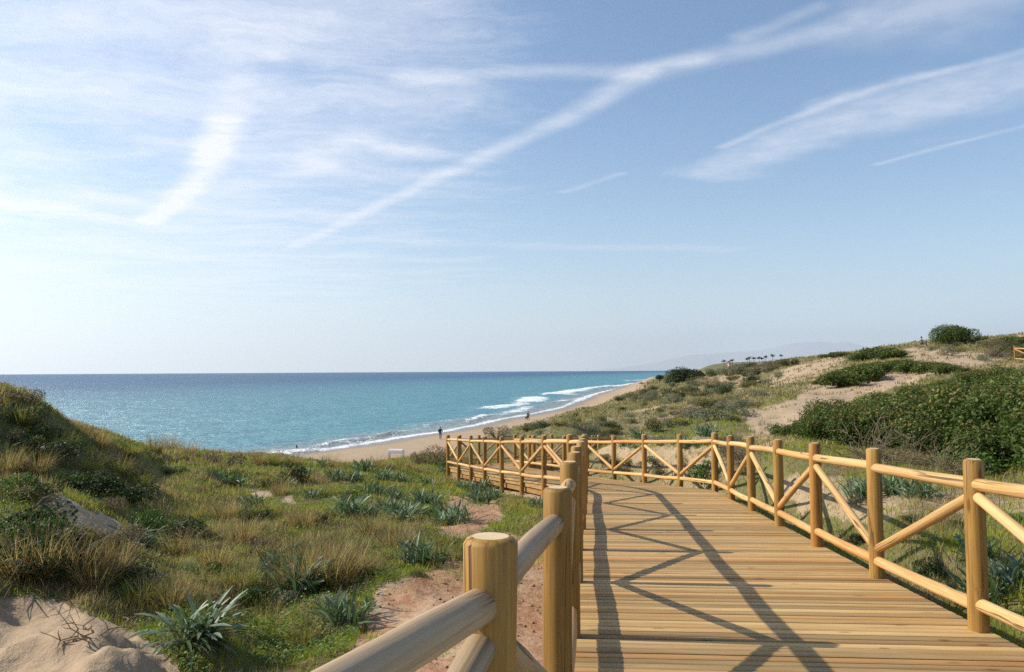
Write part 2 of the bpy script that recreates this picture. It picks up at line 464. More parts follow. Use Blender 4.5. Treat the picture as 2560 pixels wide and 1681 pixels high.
# right hand slope
for a in ((1480, 1130, 21), (1560, 1120, 21.5), (1650, 1105, 21.5), (1600, 1085, 25), (1700, 1045, 32), (1800, 1010, 42), (1700, 1130, 18), (1800, 1170, 16), (1860, 1120, 18.5),
          (1900, 1050, 26), (2050, 995, 30), (2250, 950, 36), (1960, 1150, 14.5), (2100, 1120, 16), (2300, 1160, 14), (2500, 1185, 13), (2100, 1060, 20), (2300, 1030, 22), (2540, 1010, 21),
          (2540, 940, 29), (2700, 1000, 18), (2400, 1290, 8.8), (2250, 1240, 10), (2120, 1210, 11.5), (2500, 1240, 10), (2560, 1420, 6.8), (2800, 1300, 7.5), (3200, 1250, 7.5)): G(*a)
for a in ((1300, 1092, 44), (1400, 1056, 58), (1450, 1075, 42), (1500, 1050, 52), (1500, 1016, 88), (1600, 990, 135), (1640, 980, 195), (1662, 962, 290), (1690, 945, 480), (1700, 1000, 75),
          (1700, 962, 150), (1800, 945, 165), (1705, 957, 215), (1800, 930, 330), (1990, 900, 300), (1900, 962, 80), (1980, 930, 92), (2060, 900, 120), (2100, 880, 150), (2040, 950, 55), (2200, 925, 56), (2250, 870, 115), (2320, 871, 98),
          (2200, 890, 80), (2385, 862, 86), (2400, 897, 60), (2500, 905, 58), (2548, 904, 58), (2560, 846, 112), (2480, 855, 100), (2300, 900, 66), (2700, 850, 90), (3200, 860, 70), (1790, 927, 640), (1824, 924, 640), (1870, 917, 560), (1900, 914, 560), (1950, 909, 560), (1850, 926, 420), (1940, 916, 420)): G(*a)
for x, d, dr in ((250, 900, 8.5), (360, 900, -2), (110, 430, 7), (600, 1000, -14), (420, 1500, -4), (900, 1800, -25), (1400, 2800, -40), (500, 500, -14), (250, 250, -8), (160, 120, -5), (60, 30, -1), (45, 8, 0.2), (30, -3, 0.8), (6, -4, 1.5), (-6, -3, 1.4), (-25, 4, 0.9), (-30, 20, 1.0), (-45, 30, 2.5), (-16, 27, 2.5)):
    Wp(x, d, dr)
CT = np.array(CT)
def uv(x, y):
    r = np.hypot(x, y + 4.0)
    return np.arctan2(x, y + 4.0) * 2.6, np.log(r)
cu, cv = uv(CT[:, 0], CT[:, 1])
def kern(r): return np.sqrt(r * r + 0.05 ** 2)
n = len(CT)
A = np.zeros((n + 3, n + 3))
A[:n, :n] = kern(np.hypot(cu[:, None] - cu, cv[:, None] - cv)) - 0.004 * np.eye(n)
A[:n, n] = 1; A[:n, n + 1] = cu; A[:n, n + 2] = cv
A[n, :n] = 1; A[n + 1, :n] = cu; A[n + 2, :n] = cv
wts = np.linalg.solve(A, np.concatenate([CT[:, 2], np.zeros(3)]))

def walkdist(x, y):
    """distance from the boardwalk's centre line"""
    return np.abs(sdist(x, y, [(1.0, -5), (1.3, 0), (2.65, 15.15), (-1.05, 27.5), (0.4, 31.2), (4.9, 39.0)]))

def height(x, y):
    x = np.asarray(x, float); y = np.asarray(y, float)
    u, v = uv(x, y)
    drop = wts[n] + wts[n + 1] * u + wts[n + 2] * v
    for i in range(n):
        drop = drop + wts[i] * kern(np.hypot(u - cu[i], v - cv[i]))
    z = ZC - drop
    r = np.hypot(x, y)
    wd = walkdist(x, y)
    calm = sstep(wd, 1.2, 3.5)
    z = z + calm * (fbm(x * 0.45, y * 0.45, 3, 4) * np.clip(0.02 * r, 0.05, 0.55) + fbm(x * 0.05, y * 0.05, 5, 4) * np.clip(r - 45, 0, 120) * 0.035)
    z = z + fbm(x * 1.6, y * 1.6, 9, 4) * 0.24 * (0.35 + 0.65 * calm)
    # trampled, wind-rippled sand in the near left corner and footprints
    z = z + 0.42 * fbm(x * 2.2, y * 2.2, 21, 4, 0.45) * sstep(-x, 1.0, 2.5) * sstep(y, 12, 6)
    deckz = ZC - deckdrop(np.clip(y, -2, 44)) - 0.30
    m = sstep(wd, 2.3, 1.45)
    z = np.where((wd < 2.3) & (z > deckz), z * (1 - m) + deckz * m, z)
    sd = sdist(x, y, FOOT)
    ss = sdist(x, y, SHORE)
    beach = np.where(ss < 0, np.minimum(-ss * 0.055, 0.75 - ss * 0.004), -ss * 0.06) + fbm(x * 0.25, y * 0.25, 31, 3) * 0.10 * sstep(-ss, 2, 10)
    wdt = 14 + 0.03 * r
    t = sstep(sd + fbm(x * 0.12, y * 0.12, 33, 3) * 6, 0, wdt)
    z = z * (1 - t) + beach * t
    return z

NTH, NR = 500, 540
TH = np.radians(np.linspace(-64, 64, NTH))
RR = np.exp(np.linspace(math.log(0.6), math.log(3400), NR))
rr, th = np.meshgrid(RR, TH, indexing='ij')
GX, GY = rr * np.sin(th), rr * np.cos(th)
GZ = height(GX, GY)
ELEV = (GZ - ZC) / rr
CMAX = np.maximum.accumulate(ELEV, 0)

def grid_at(arr, x, y):
    r = np.hypot(x, y); t = np.arctan2(x, y)
    fi = np.clip((np.log(np.maximum(r, 0.61)) - math.log(0.6)) / (math.log(3400) - math.log(0.6)) * (NR - 1), 0, NR - 1.001)
    fj = np.clip((t - TH[0]) / (TH[-1] - TH[0]) * (NTH - 1), 0, NTH - 1.001)
    i, j = fi.astype(int), fj.astype(int); a, b = fi - i, fj - j
    return (arr[i, j] * (1 - a) + arr[i + 1, j] * a) * (1 - b) + (arr[i, j + 1] * (1 - a) + arr[i + 1, j + 1] * a) * b

def hz(x, y):
    return grid_at(GZ, np.asarray(x, float), np.asarray(y, float))
def hz1(x, y): return float(hz(np.array([x]), np.array([y]))[0])
def visible(x, y, top=0.3):
    """can the ground (or something `top` metres high) be seen from the camera"""
    r = np.hypot(x, y)
    return (hz(x, y) + top - ZC) / r >= grid_at(CMAX, x, y) - 0.002

def ground_px(px, py, dmin=4.5, dmax=600):
    """first ground point under a photograph pixel"""
    v = ray(px, py)
    d = np.exp(np.linspace(math.log(dmin), math.log(dmax), 900))
    z = ZC + v[2] * d
    h = hz(v[0] * d, d)
    k = np.nonzero(z <= h)[0]
    i = k[0] if len(k) else len(d) - 1
    return v[0] * d[i], d[i], h[i]

# where sand lies bare (photograph outlines, with the depth they lie at)
BARE = [([(-200, 1470), (120, 1500), (260, 1555), (340, 1590), (430, 1645), (490, 1720), (-200, 1760)], 3, 9),
        ([(80, 1232), (180, 1250), (280, 1308), (310, 1352), (200, 1330), (90, 1275)], 7, 11),
        ([(1270, 1330), (1180, 1385), (1080, 1420), (965, 1480), (905, 1560), (850, 1760), (1480, 1760), (1420, 1400)], 3, 14),
        ([(1110, 1240), (1230, 1228), (1262, 1300), (1190, 1335), (1085, 1330)], 8, 20),
        ([(600, 1212), (700, 1222), (725, 1252), (640, 1246)], 15, 26),
        ([(1850, 1040), (1960, 1000), (2080, 950), (2200, 940), (2340, 933), (2300, 958), (2150, 995), (2050, 1045), (1990, 1090), (1880, 1080)], 18, 46),
        ([(2250, 868), (2400, 878), (2520, 905), (2400, 928), (2290, 908)], 40, 110),
        ([(1895, 965), (1960, 930), (2060, 893), (2110, 886), (2090, 915), (1985, 957)], 50, 170),
        ([(1770, 950), (1850, 933), (1885, 948), (1800, 968)], 80, 260),
        ([(1480, 1095), (1620, 1080), (1700, 1130), (1840, 1190), (1700, 1190), (1500, 1150)], 15, 26),
        ([(1920, 1190), (2100, 1180), (2240, 1240), (2400, 1205), (2600, 1235), (2600, 1280), (2300, 1270), (2180, 1320), (2000, 1290)], 6, 16)]
REDS = [BARE[2][0], BARE[3][0]]

def cover(x, y, z=None):
    """0 bare sand .. 1 covered by plants"""
    z = hz(x, y) if z is None else z
    yy = np.maximum(y, 0.5)
    px, py = pix(x, yy, z)
    px = px + fbm(x * 1.3, y * 1.3, 41, 3) * 70; py = py + fbm(x * 1.3, y * 1.3, 47, 3) * 50
    c = np.where(px > 1350, 0.72 + fbm(x * 0.22, y * 0.22, 51, 4) * 1.2, 0.98 + fbm(x * 0.7, y * 0.7, 52, 4) * 0.7)
    c = np.where((px > 1350) & (yy < 13), c + 0.5, c)
    for k, (poly, d0, d1) in enumerate(BARE):
        m = inpoly(px, py, poly) & (yy > d0) & (yy < d1)
        c = np.where(m, np.minimum(c, 0.46 if k >= 9 else (0.22 if k in (2, 3) else 0.05)), c)
    sd = sdist(x, y, FOOT)
    c = np.maximum(c, 0.75 * sstep(yy, 190, 260))
    c = c * sstep(sd, 9 + 0.02 * yy, 3)
    wd = walkdist(x, y)
    c = c * np.where(wd < 1.22, 0.15, 1.0)
    return np.clip(c, 0, 1)

VEG = cover(GX, GY, GZ)
pxg, pyg = pix(GX, np.maximum(GY, 0.5), GZ)
REDM = np.zeros_like(GX)
for poly in REDS: REDM = np.maximum(REDM, inpoly(pxg, pyg, poly) * 1.0)
REDM = np.where(GY < 26, REDM, 0)
SS = sdist(GX, GY, SHORE)
WET = sstep(SS + fbm(GX * 0.1, GY * 0.1, 61, 3) * 5, -4.5, -1.0)
ii, jj = np.meshgrid(np.arange(NR - 1), np.arange(NTH - 1), indexing='ij')
a0 = (ii * NTH + jj).ravel()
F = np.stack([a0, a0 + 1, a0 + NTH + 1, a0 + NTH], 1)
F = F[:, ::-1]
ground = link('dune_terrain', mesh_np('dune_terrain', np.stack([GX, GY, GZ], -1).reshape(-1, 3), F, M_ground, smooth=True,
              attrs={'veg': VEG, 'red': REDM, 'wet': WET}))
tag(ground, 'sandy dunes and beach ground rising to the right', kind='structure')

# sea
STH = np.radians(np.linspace(-66, 48, 420)); SR = np.exp(np.linspace(math.log(45), math.log(14000), 620))
sr, sth = np.meshgrid(SR, STH, indexing='ij')
X, Y = sr * np.sin(sth), sr * np.cos(sth)
sd = sdist(X, Y, SHORE)
Z = fbm(X * 0.08, Y * 0.2, 71, 4) * 0.35 * sstep(sd, 4, 40) * sstep(sr, 700, 250)
foam = np.zeros_like(X)
sx_, sy_ = pix(X, Y, 0 * X)
jx = sx_ + fbm(X * 0.12, Y * 0.12, 81, 4) * 26 * 250 / (sr + 100); jy = sy_ + fbm(X * 0.12, Y * 0.12, 83, 4) * 9 * 250 / (sr + 100)
def blob(cx, cy, rx, ry, ang, amp, hgt):
    global foam, Z
    c, s = math.cos(ang), math.sin(ang)
    u = ((jx - cx) * c + (jy - cy) * s) / rx; v = (-(jx - cx) * s + (jy - cy) * c) / ry
    m = np.exp(-np.maximum(u * u + v * v, 0) ** 1.6)
    foam = np.maximum(foam, m * amp); Z = Z + hgt * m
blob(1332, 1001, 44, 9, -0.05, 1.0, 0.5)
blob(1265, 1016, 85, 6, -0.10, 0.78, 0.2)
blob(1290, 1028, 70, 9, -0.22, 0.62, 0.1)
blob(1200, 1047, 28, 4.5, -0.30, 0.95, 0.35)
blob(1150, 1052, 60, 2.2, -0.05, 0.5, 0.2)
blob(1430, 979, 62, 4.5, -0.12, 0.95, 0.4)
blob(1490, 970, 50, 2.0, -0.14, 0.9, 0.4)
blob(1400, 986, 60, 2.0, 0.02, 0.8, 0.2)
blob(1358, 988, 8, 1.6, 0.3, 0.9, 0.2)
blob(1570, 962, 50, 2.2, -0.12, 0.9, 0.3)
blob(1590, 951, 45, 1.0, -0.05, 0.7, 0.2)
blob(1620, 952, 40, 1.4, -0.14, 0.9, 0.2)
blob(1470, 992, 34, 3.4, -0.25, 0.8, 0.1)
blob(1462, 998, 16, 3.2, 0.0, 0.95, 0.1)
blob(1420, 1000, 50, 1.6, -0.12, 0.7, 0.1)
blob(960, 1090, 40, 3.0, -0.2, 0.45, 0.5)
blob(870, 1108, 60, 5, -0.12, 0.60, 0.5)
blob(740, 1128, 60, 6, -0.05, 0.55, 0.3)
blob(1100, 1060, 90, 4, -0.06, 0.3, 0.25)
edge = np.exp(-((sd - 1.2) / 1.5) ** 2) * (0.62 + 0.5 * fbm(X * 0.07, Y * 0.07, 91, 3))
edge2 = np.exp(-((sd - 9 - 5 * fbm(X * 0.03, Y * 0.03, 95, 2)) / 1.6) ** 2) * (0.45 + 0.9 * fbm(X * 0.05, Y * 0.05, 97, 3)) * sstep(sr, 60, 140)
foam = np.maximum(foam, np.maximum(edge * 1.25, edge2 * 0.9))
foam = foam * (sd > -3)
Z = np.where(sd < 0, np.maximum(-0.03, -0.01 + 0 * Z), Z + 0.02)
a0 = (np.arange(619)[:, None] * 420 + np.arange(419)[None]).ravel()
Fs = np.stack([a0 + 420, a0 + 421, a0 + 1, a0], 1)
keep = (sd.ravel()[Fs] > -5).any(1)
Fs = Fs[keep]
used = np.unique(Fs); remap = np.zeros(X.size, int); remap[used] = np.arange(len(used))
Vs = np.stack([X, Y, Z], -1).reshape(-1, 3)[used]
sea = link('sea', mesh_np('sea', Vs, remap[Fs], M_sea, smooth=True, attrs={'shore': sd.ravel()[used], 'foam': foam.ravel()[used]}))
tag(sea, 'blue sea with small breakers along the beach', kind='structure')

# ------------------------------------------------------------------ boardwalk
def xAt(px, d): return float(at(px, 1085, d)[0])
def lineL(d): return -0.14 + 0.101 * d
LEFT_A = [(-1.55, -1.25), (-0.62, 0.18)] + [(float(at(px, py, d)[0]), d) for px, py, d in ((1217, 1340, 1.80), (1389, 1212, 3.20), (1424, 1154, 4.95), (1437, 1129, 6.6))] + [(lineL(d) - 0.02 * (d < 9), d) for d in (8.2, 9.75, 11.3, 12.85, 14.4)]
LEFT_B = [(xAt(px, d), d) for px, d in zip((1425, 1359.6, 1304, 1254, 1211, 1177, 1146.5, 1119.8), 16 + 1.6 * np.arange(8))]
RIGHT_A = [(2.72, 1.75), (2.86, 3.38)] + [(float(at(px, 1110, d)[0]), d) for px, d in ((2433, 5.03), (2184, 6.68), (2037, 8.32), (1945, 9.96), (1877, 11.58), (1826, 13.25), (1785.5, 15.0))]
RIGHT_B = [(xAt(px, d), d) for px, d in zip((1699, 1610, 1534, 1467, 1410, 1362, 1322.7, 1286.6), 16.6 + 1.6 * np.arange(8))]
LEFT_C = [(xAt(px, d), d) for px, d in ((1150, 28.8), (1196.6, 30.2), (1243.7, 31.5), (1287, 32.8), (1332, 34.05), (1375.6, 35.3), (1411, 36.6), (1449.6, 37.95), (1481, 39.3))]
RIGHT_C = [(0.80, 29.25), (1.52, 30.65), (2.28, 32.05), (3.05, 33.45), (3.82, 34.85), (4.6, 36.2), (5.4, 37.55)]

def log_mesh(name, r0, r1, L=1.0, z0=0.0, rings=9, sides=16, chamfer=0.0, seed=0, wob=0.03, ends=(True, True), bow=0.0):
    """a round pole along +Z with slight taper, swellings and cut ends"""
    rs = np.random.default_rng(seed)
    zs = np.linspace(0, L, rings)
    rad = r0 + (r1 - r0) * zs / L
    rad = rad * (1 + rs.normal(0, wob, rings))
    prof = [(z, r) for z, r in zip(zs, rad)]
    if chamfer:
        prof[-1] = (L - chamfer, rad[-1]); prof.append((L - chamfer * 0.35, rad[-1] - chamfer * 0.45)); prof.append((L, rad[-1] - chamfer * 1.25))
    bm = bmesh.new()
    prev = None; first = None
    bx, by = rs.normal(0, 1, 2) * bow
    for z, r in prof:
        ring = []
        o = math.sin(math.pi * z / L)
        for k in range(sides):
            a = 2 * math.pi * k / sides
            q = r * (1 + 0.018 * math.sin(2 * a + seed) + 0.01 * math.sin(3 * a + 1.7 * seed + z * 2))
            ring.append(bm.verts.new((math.cos(a) * q + bx * o, math.sin(a) * q + by * o, z + z0)))
        if prev:
            for k in range(sides):
                f = bm.faces.new((prev[k], prev[(k + 1) % sides], ring[(k + 1) % sides], ring[k])); f.smooth = True
        else: first = ring
        prev = ring
    f = bm.faces.new(prev); f.material_index = 1
    f = bm.faces.new(first[::-1]); f.material_index = 1
    me = bpy.data.meshes.new(name); bm.to_mesh(me); bm.free()
    return me

POSTS = [log_mesh('post', 0.061, 0.0595, 1.98, -0.90, 10, 20, 0.016, s, 0.012) for s in range(5)]
RAILS = [log_mesh('rail', 0.041, 0.040, 1.0, 0, 12, 16, 0, 20 + s, 0.022, bow=0.006) for s in range(5)]
BRACE = [log_mesh('brace', 0.037, 0.036, 1.0, 0, 10, 14, 0, 40 + s, 0.022, bow=0.005) for s in range(4)]
for me in POSTS: me.materials.append(M_post); me.materials.append(M_end)
RAILG = [m.copy() for m in RAILS]; BRACEG = [m.copy() for m in BRACE]
for me in RAILS + BRACE: me.materials.append(M_rail); me.materials.append(M_end)
for me in RAILG + BRACEG: me.materials.append(M_railgrey); me.materials.append(M_end)

def between(o, a, b, roll):
    a, b = Vector(a), Vector(b)
    q = (b - a).to_track_quat('Z', 'Y')
    o.rotation_mode = 'QUATERNION'
    from mathutils import Quaternion
    o.rotation_quaternion = q @ Quaternion((0, 0, 1), roll)
    o.location = a
    o.scale = (1, 1, (b - a).length)

def fence(label, pts, zs, first_top=True, group='wooden railings of the boardwalk', grey=False, start=0):
    root = link('wooden_railing', None, loc=(pts[0][0], pts[0][1], zs[0]))
    tag(root, label, 'railing', group)
    base = Vector((pts[0][0], pts[0][1], zs[0]))
    P3 = [Vector((x, y, z)) - base for (x, y), z in zip(pts, zs)]
    for i, p in enumerate(P3):
        if i < start: continue
        o = link('post', POSTS[random.randrange(5)], root, p + Vector((0, 0, random.uniform(-0.012, 0.012))))
        o.rotation_euler = (random.gauss(0, 0.006), random.gauss(0, 0.006), random.uniform(0, 6.28))
    rl, br = (RAILG, BRACEG) if grey else (RAILS, BRACE)
    for i in range(len(P3) - 1):
        a, b = P3[i], P3[i + 1]
        e = (b - a).normalized()
        j = lambda: random.uniform(-0.012, 0.012)
        ga, gb = (rl, br) if (not grey or i < 3) else (RAILS, BRACE)
        o = link('top_rail', random.choice(ga), root); between(o, a + e * 0.02 + Vector((0, 0, 0.93 + j())), b - e * 0.02 + Vector((0, 0, 0.93 + j())), random.uniform(0, 6.28))
        o = link('bottom_rail', random.choice(ga), root); between(o, a + e * 0.02 + Vector((0, 0, 0.155 + j())), b - e * 0.02 + Vector((0, 0, 0.155 + j())), random.uniform(0, 6.28))
        top = (i % 2 == 0) == first_top
        za, zb = (0.845, 0.245) if top else (0.245, 0.845)
        o = link('diagonal_brace', random.choice(gb), root); between(o, a + e * 0.025 + Vector((0, 0, za)), b - e * 0.025 + Vector((0, 0, zb)), random.uniform(0, 6.28))
    return root

dz = lambda pts: [ZC - float(deckdrop(d)) for _, d in pts]
fence('near left wooden log railing running from the bottom of the picture to the bend', LEFT_A + LEFT_B[:1], dz(LEFT_A + LEFT_B[:1]), True, grey=True)
fence('left wooden log railing after the bend, lit side, ending at a corner by the beach', LEFT_B, dz(LEFT_B), False)
fence('right wooden log railing along the near stretch up to the bend', RIGHT_A, dz(RIGHT_A), True)
fence('right wooden log railing after the bend, crossing in front of the dune', RIGHT_A[-1:] + RIGHT_B, dz(RIGHT_A[-1:] + RIGHT_B), True)
fence('farthest wooden log railing on the sea side, seen behind the others', LEFT_B[-1:] + LEFT_C, dz(LEFT_B[-1:] + LEFT_C), False)
fence('short wooden log railing on the inland side after the second corner', RIGHT_B[-1:] + RIGHT_C, dz(RIGHT_B[-1:] + RIGHT_C), False)

def clip(poly, a, b):
    """keep what lies left of a -> b"""
    out = []
    f = lambda p: (b[0] - a[0]) * (p[1] - a[1]) - (b[1] - a[1]) * (p[0] - a[0])
    for i in range(len(poly)):
        p, q = poly[i], poly[(i + 1) % len(poly)]
        fp, fq = f(p), f(q)
        if fp >= 0: out.append(p)
        if (fp >= 0) != (fq >= 0):
            t = fp / (fp - fq); out.append((p[0] + t * (q[0] - p[0]), p[1] + t * (q[1] - p[1])))
    return out

walk = link('boardwalk', None, loc=(1.5, 4.0, ZC - float(deckdrop(4.0))))
tag(walk, 'boardwalk of narrow cross planks bending left down to the beach', 'boardwalk')
WB = Vector(walk.location)
PITCHP, GAP, TH_P = 0.0955, 0.0145, 0.034

def plank_obj(poly, c, ang, stuff=None):
    ca, sa = math.cos(ang), math.sin(ang)
    loc = [((p[0] - c[0]) * ca + (p[1] - c[1]) * sa, -(p[0] - c[0]) * sa + (p[1] - c[1]) * ca) for p in poly]
    m = len(loc)
    cx = sum(p[0] for p in loc) / m; cy = sum(p[1] for p in loc) / m
    slope = lambda p: -float(deckdrop(p[1])) + float(deckdrop(c[1]))
    zt = random.gauss(0, 0.0012)
    V = []
    for (x, y), pw in zip(loc, poly): V.append((x, y, slope(pw) + zt - TH_P))
    for (x, y), pw in zip(loc, poly): V.append((x, y, slope(pw) + zt - 0.005))
    for (x, y), pw in zip(loc, poly):
        V.append((x - math.copysign(min(0.004, abs(x - cx)), x - cx), y - math.copysign(min(0.009, abs(y - cy)), y - cy), slope(pw) + zt))
    Fc = [tuple(range(m))[::-1], tuple(range(2 * m, 3 * m))]
    for l in (0, m):
        for k in range(m): Fc.append((l + k, l + (k + 1) % m, l + m + (k + 1) % m, l + m + k))
    if stuff is not None:
        off = len(stuff[0])
        for x, y, z in V:
            stuff[0].append((c[0] + x * ca - y * sa - WB.x, c[1] + x * sa + y * ca - WB.y, z + ZC - float(deckdrop(c[1])) - WB.z))
        stuff[1].extend(tuple(i + off for i in f) for f in Fc)
        return
    me = bpy.data.meshes.new('plank'); me.from_pydata(V, [], Fc); me.materials.append(M_plank); me.update()
    o = link('plank', me, walk, Vector((c[0], c[1], ZC - float(deckdrop(c[1])))) - WB)
    o.rotation_euler[2] = ang

cnt = [0]
def deck_section(l0, l1, r0, r1, stuff=None, skip=0.0):
    """planks across the four-cornered section l0-l1 (left edge), r0-r1 (right edge)"""
    hx, hy = (l1[0] + r1[0] - l0[0] - r0[0]) / 2, (l1[1] + r1[1] - l0[1] - r0[1]) / 2
    L = math.hypot(hx, hy); hx /= L; hy /= L
    ang = math.atan2(-hx, hy)
    ax, ay = hy, -hx                       # across, to the right
    c0 = ((l0[0] + r0[0]) / 2, (l0[1] + r0[1]) / 2)
    s = -0.6
    while s < L + 0.8:
        a = (c0[0] + hx * s, c0[1] + hy * s); b = (c0[0] + hx * (s + PITCHP - GAP), c0[1] + hy * (s + PITCHP - GAP))
        e1, e2 = 4 + 0.0, 4 + 0.0
        poly = [(a[0] - ax * e1, a[1] - ay * e1), (a[0] + ax * e2, a[1] + ay * e2), (b[0] + ax * e2, b[1] + ay * e2), (b[0] - ax * e1, b[1] - ay * e1)]
        jl = random.uniform(-0.006, 0.006)
        for p, q in ((r0, r1), (r1, l1), (l1, l0), (l0, r0)):
            poly = clip(poly, p, q)
            if len(poly) < 3: break
        if len(poly) >= 3:
            area = 0.5 * abs(sum(poly[i][0] * poly[(i + 1) % len(poly)][1] - poly[(i + 1) % len(poly)][0] * poly[i][1] for i in range(len(poly))))
            if area > 0.012:
                c = (sum(p[0] for p in poly) / len(poly), sum(p[1] for p in poly) / len(poly))
                plank_obj(poly, c, ang, stuff); cnt[0] += 1
        s += PITCHP

# deck edges: just inside the post lines
EL0, ER0 = (lineL(2.1) + 0.03, 2.1), (2.75, 1.85)
CL, CR = (1.405 + 0.03, 15.3), (RIGHT_A[-1][0] - 0.03, 15.02)
BL, BR = (LEFT_B[-1][0] + 0.03, 27.2), (RIGHT_B[-1][0] - 0.03, 27.8)
CLe, CRe = (LEFT_C[-1][0] + 0.02, 39.3), (RIGHT_C[-1][0] - 0.02, 37.55)
deck_section(EL0, CL, ER0, CR)
deck_section(CL, BL, CR, BR)
stf = ([], [])
deck_section(BL, CLe, BR, CRe, stf)
me = bpy.data.meshes.new('far_planking'); me.from_pydata(stf[0], [], stf[1]); me.materials.append(M_plank); me.update()
o = link('far_planking', me, walk); o['kind'] = 'stuff'; o['label'] = 'far planks after the second corner'

def beam(a, b, depth, thick, drop):
    a = Vector((a[0], a[1], ZC - float(deckdrop(a[1])) - drop)); b = Vector((b[0], b[1], ZC - float(deckdrop(b[1])) - drop))
    L = (b - a).length
    bm = bmesh.new(); bmesh.ops.create_cube(bm, size=1)
    for v in bm.verts: v.co = Vector(((v.co.x + 0.5) * L, v.co.y * thick, (v.co.z - 0.5) * depth))
    bmesh.ops.bevel(bm, geom=bm.edges[:], offset=0.006, segments=1, affect='EDGES')
    me = bpy.data.meshes.new('beam'); bm.to_mesh(me); bm.free(); me.materials.append(M_beam)
    o = link('beam', me, walk, a - WB)
    o.rotation_mode = 'QUATERNION'; o.rotation_quaternion = (b - a).to_track_quat('X', 'Z')
def inset(l, r, t): return (l[0] + (r[0] - l[0]) * t, l[1] + (r[1] - l[1]) * t)
for l0, l1, r0, r1 in ((EL0, CL, ER0, CR), (CL, BL, CR, BR), (BL, CLe, BR, CRe)):
    for t in (0.03, 0.35, 0.65, 0.97):
        beam(inset(l0, r0, t), inset(l1, r1, t), 0.14, 0.07, TH_P + 0.004)
    for t in (0.045, 0.955):
        beam(inset(l0, r0, t), inset(l1, r1, t), 0.12, 0.06, TH_P + 0.16)

# ------------------------------------------------------------------ plants: mesh makers
def pick(cols, k, r=rng, jit=0.12):
    cols = np.array(cols)
    c = cols[r.integers(0, len(cols), k)]
    c = c * (1 + r.normal(0, jit, (k, 1))) * (1 + r.normal(0, jit * 0.4, (k, 3)))
    return np.clip(c, 0.004, 0.9)

def blades(base, L, wid, lean, az, curl, tint, segs=3):
    """grass blades as tapering ribbons; all inputs arrays over blades"""
    k = len(L)
    t = np.linspace(0, 1, segs + 1)
    dx, dy = np.cos(az), np.sin(az)
    V = np.zeros((k, (segs + 1) * 2, 3), np.float32)
    ang = lean
    px = np.zeros(k); pz = np.zeros(k)
    side = az + np.pi / 2 + rng.normal(0, 0.5, k)
    sxx, syy = np.cos(side), np.sin(side)
    for s in range(segs + 1):
        ww = wid * (1 - t[s] ** 1.5 * 0.92) * 0.5
        cx = base[:, 0] + dx * px; cy = base[:, 1] + dy * px; cz = base[:, 2] + pz
        V[:, 2 * s, 0] = cx - sxx * ww; V[:, 2 * s, 1] = cy - syy * ww; V[:, 2 * s, 2] = cz
        V[:, 2 * s + 1, 0] = cx + sxx * ww; V[:, 2 * s + 1, 1] = cy + syy * ww; V[:, 2 * s + 1, 2] = cz
        px = px + np.sin(ang) * L / segs; pz = pz + np.cos(ang) * L / segs
        ang = ang + curl / segs
    nv = (segs + 1) * 2
    o = (np.arange(k) * nv)[:, None, None]
    q = np.array([[2 * s, 2 * s + 1, 2 * s + 3, 2 * s + 2] for s in range(segs)])[None]
    return V.reshape(-1, 3), (o + q).reshape(-1, 4), np.repeat(tint, nv, 0)

def leaves(pos, nrm, size, aspect, tint, r=rng):
    """small leaf quads (diamond, folded) at pos facing roughly nrm"""
    k = len(pos)
    a = r.normal(0, 1, (k, 3)); a -= nrm * (a * nrm).sum(1, keepdims=True); a /= np.linalg.norm(a, axis=1, keepdims=True) + 1e-9
    b = np.cross(nrm, a)
    L = size[:, None]; Wd = (size * aspect)[:, None]
    V = np.stack([pos - a * L * 0.5, pos + b * Wd * 0.5 + nrm * Wd * 0.12, pos + a * L * 0.5, pos - b * Wd * 0.5 + nrm * Wd * 0.12], 1)
    F = (np.arange(k) * 4)[:, None] + np.array([0, 1, 2, 3])
    return V.reshape(-1, 3), F, np.repeat(tint, 4, 0)

def join(parts):
    Vs, Fs, Ts = [], [], []; o = 0
    for V, F, T in parts:
        Vs.append(V); Fs.append(F + o); Ts.append(T); o += len(V)
    return np.concatenate(Vs), np.concatenate(Fs), np.concatenate(Ts)

def tubes(paths, r0, r1, tint, sides=4):
    parts = []
    for p in paths:
        p = np.array(p); m = len(p)
        V = []
        for i in range(m):
            t = p[min(i + 1, m - 1)] - p[max(i - 1, 0)]; t = t / (np.linalg.norm(t) + 1e-9)
            u = np.cross(t, [0.3, 0.9, 0.2]); u /= np.linalg.norm(u) + 1e-9; v = np.cross(t, u)
            rad = r0 + (r1 - r0) * i / max(1, m - 1)
            for k in range(sides):
                a = 2 * math.pi * k / sides; V.append(p[i] + rad * (math.cos(a) * u + math.sin(a) * v))
        F = [[i * sides + k, i * sides + (k + 1) % sides, (i + 1) * sides + (k + 1) % sides, (i + 1) * sides + k] for i in range(m - 1) for k in range(sides)]
        parts.append((np.array(V), np.array(F), np.tile(tint, (len(V), 1))))
    return join(parts)

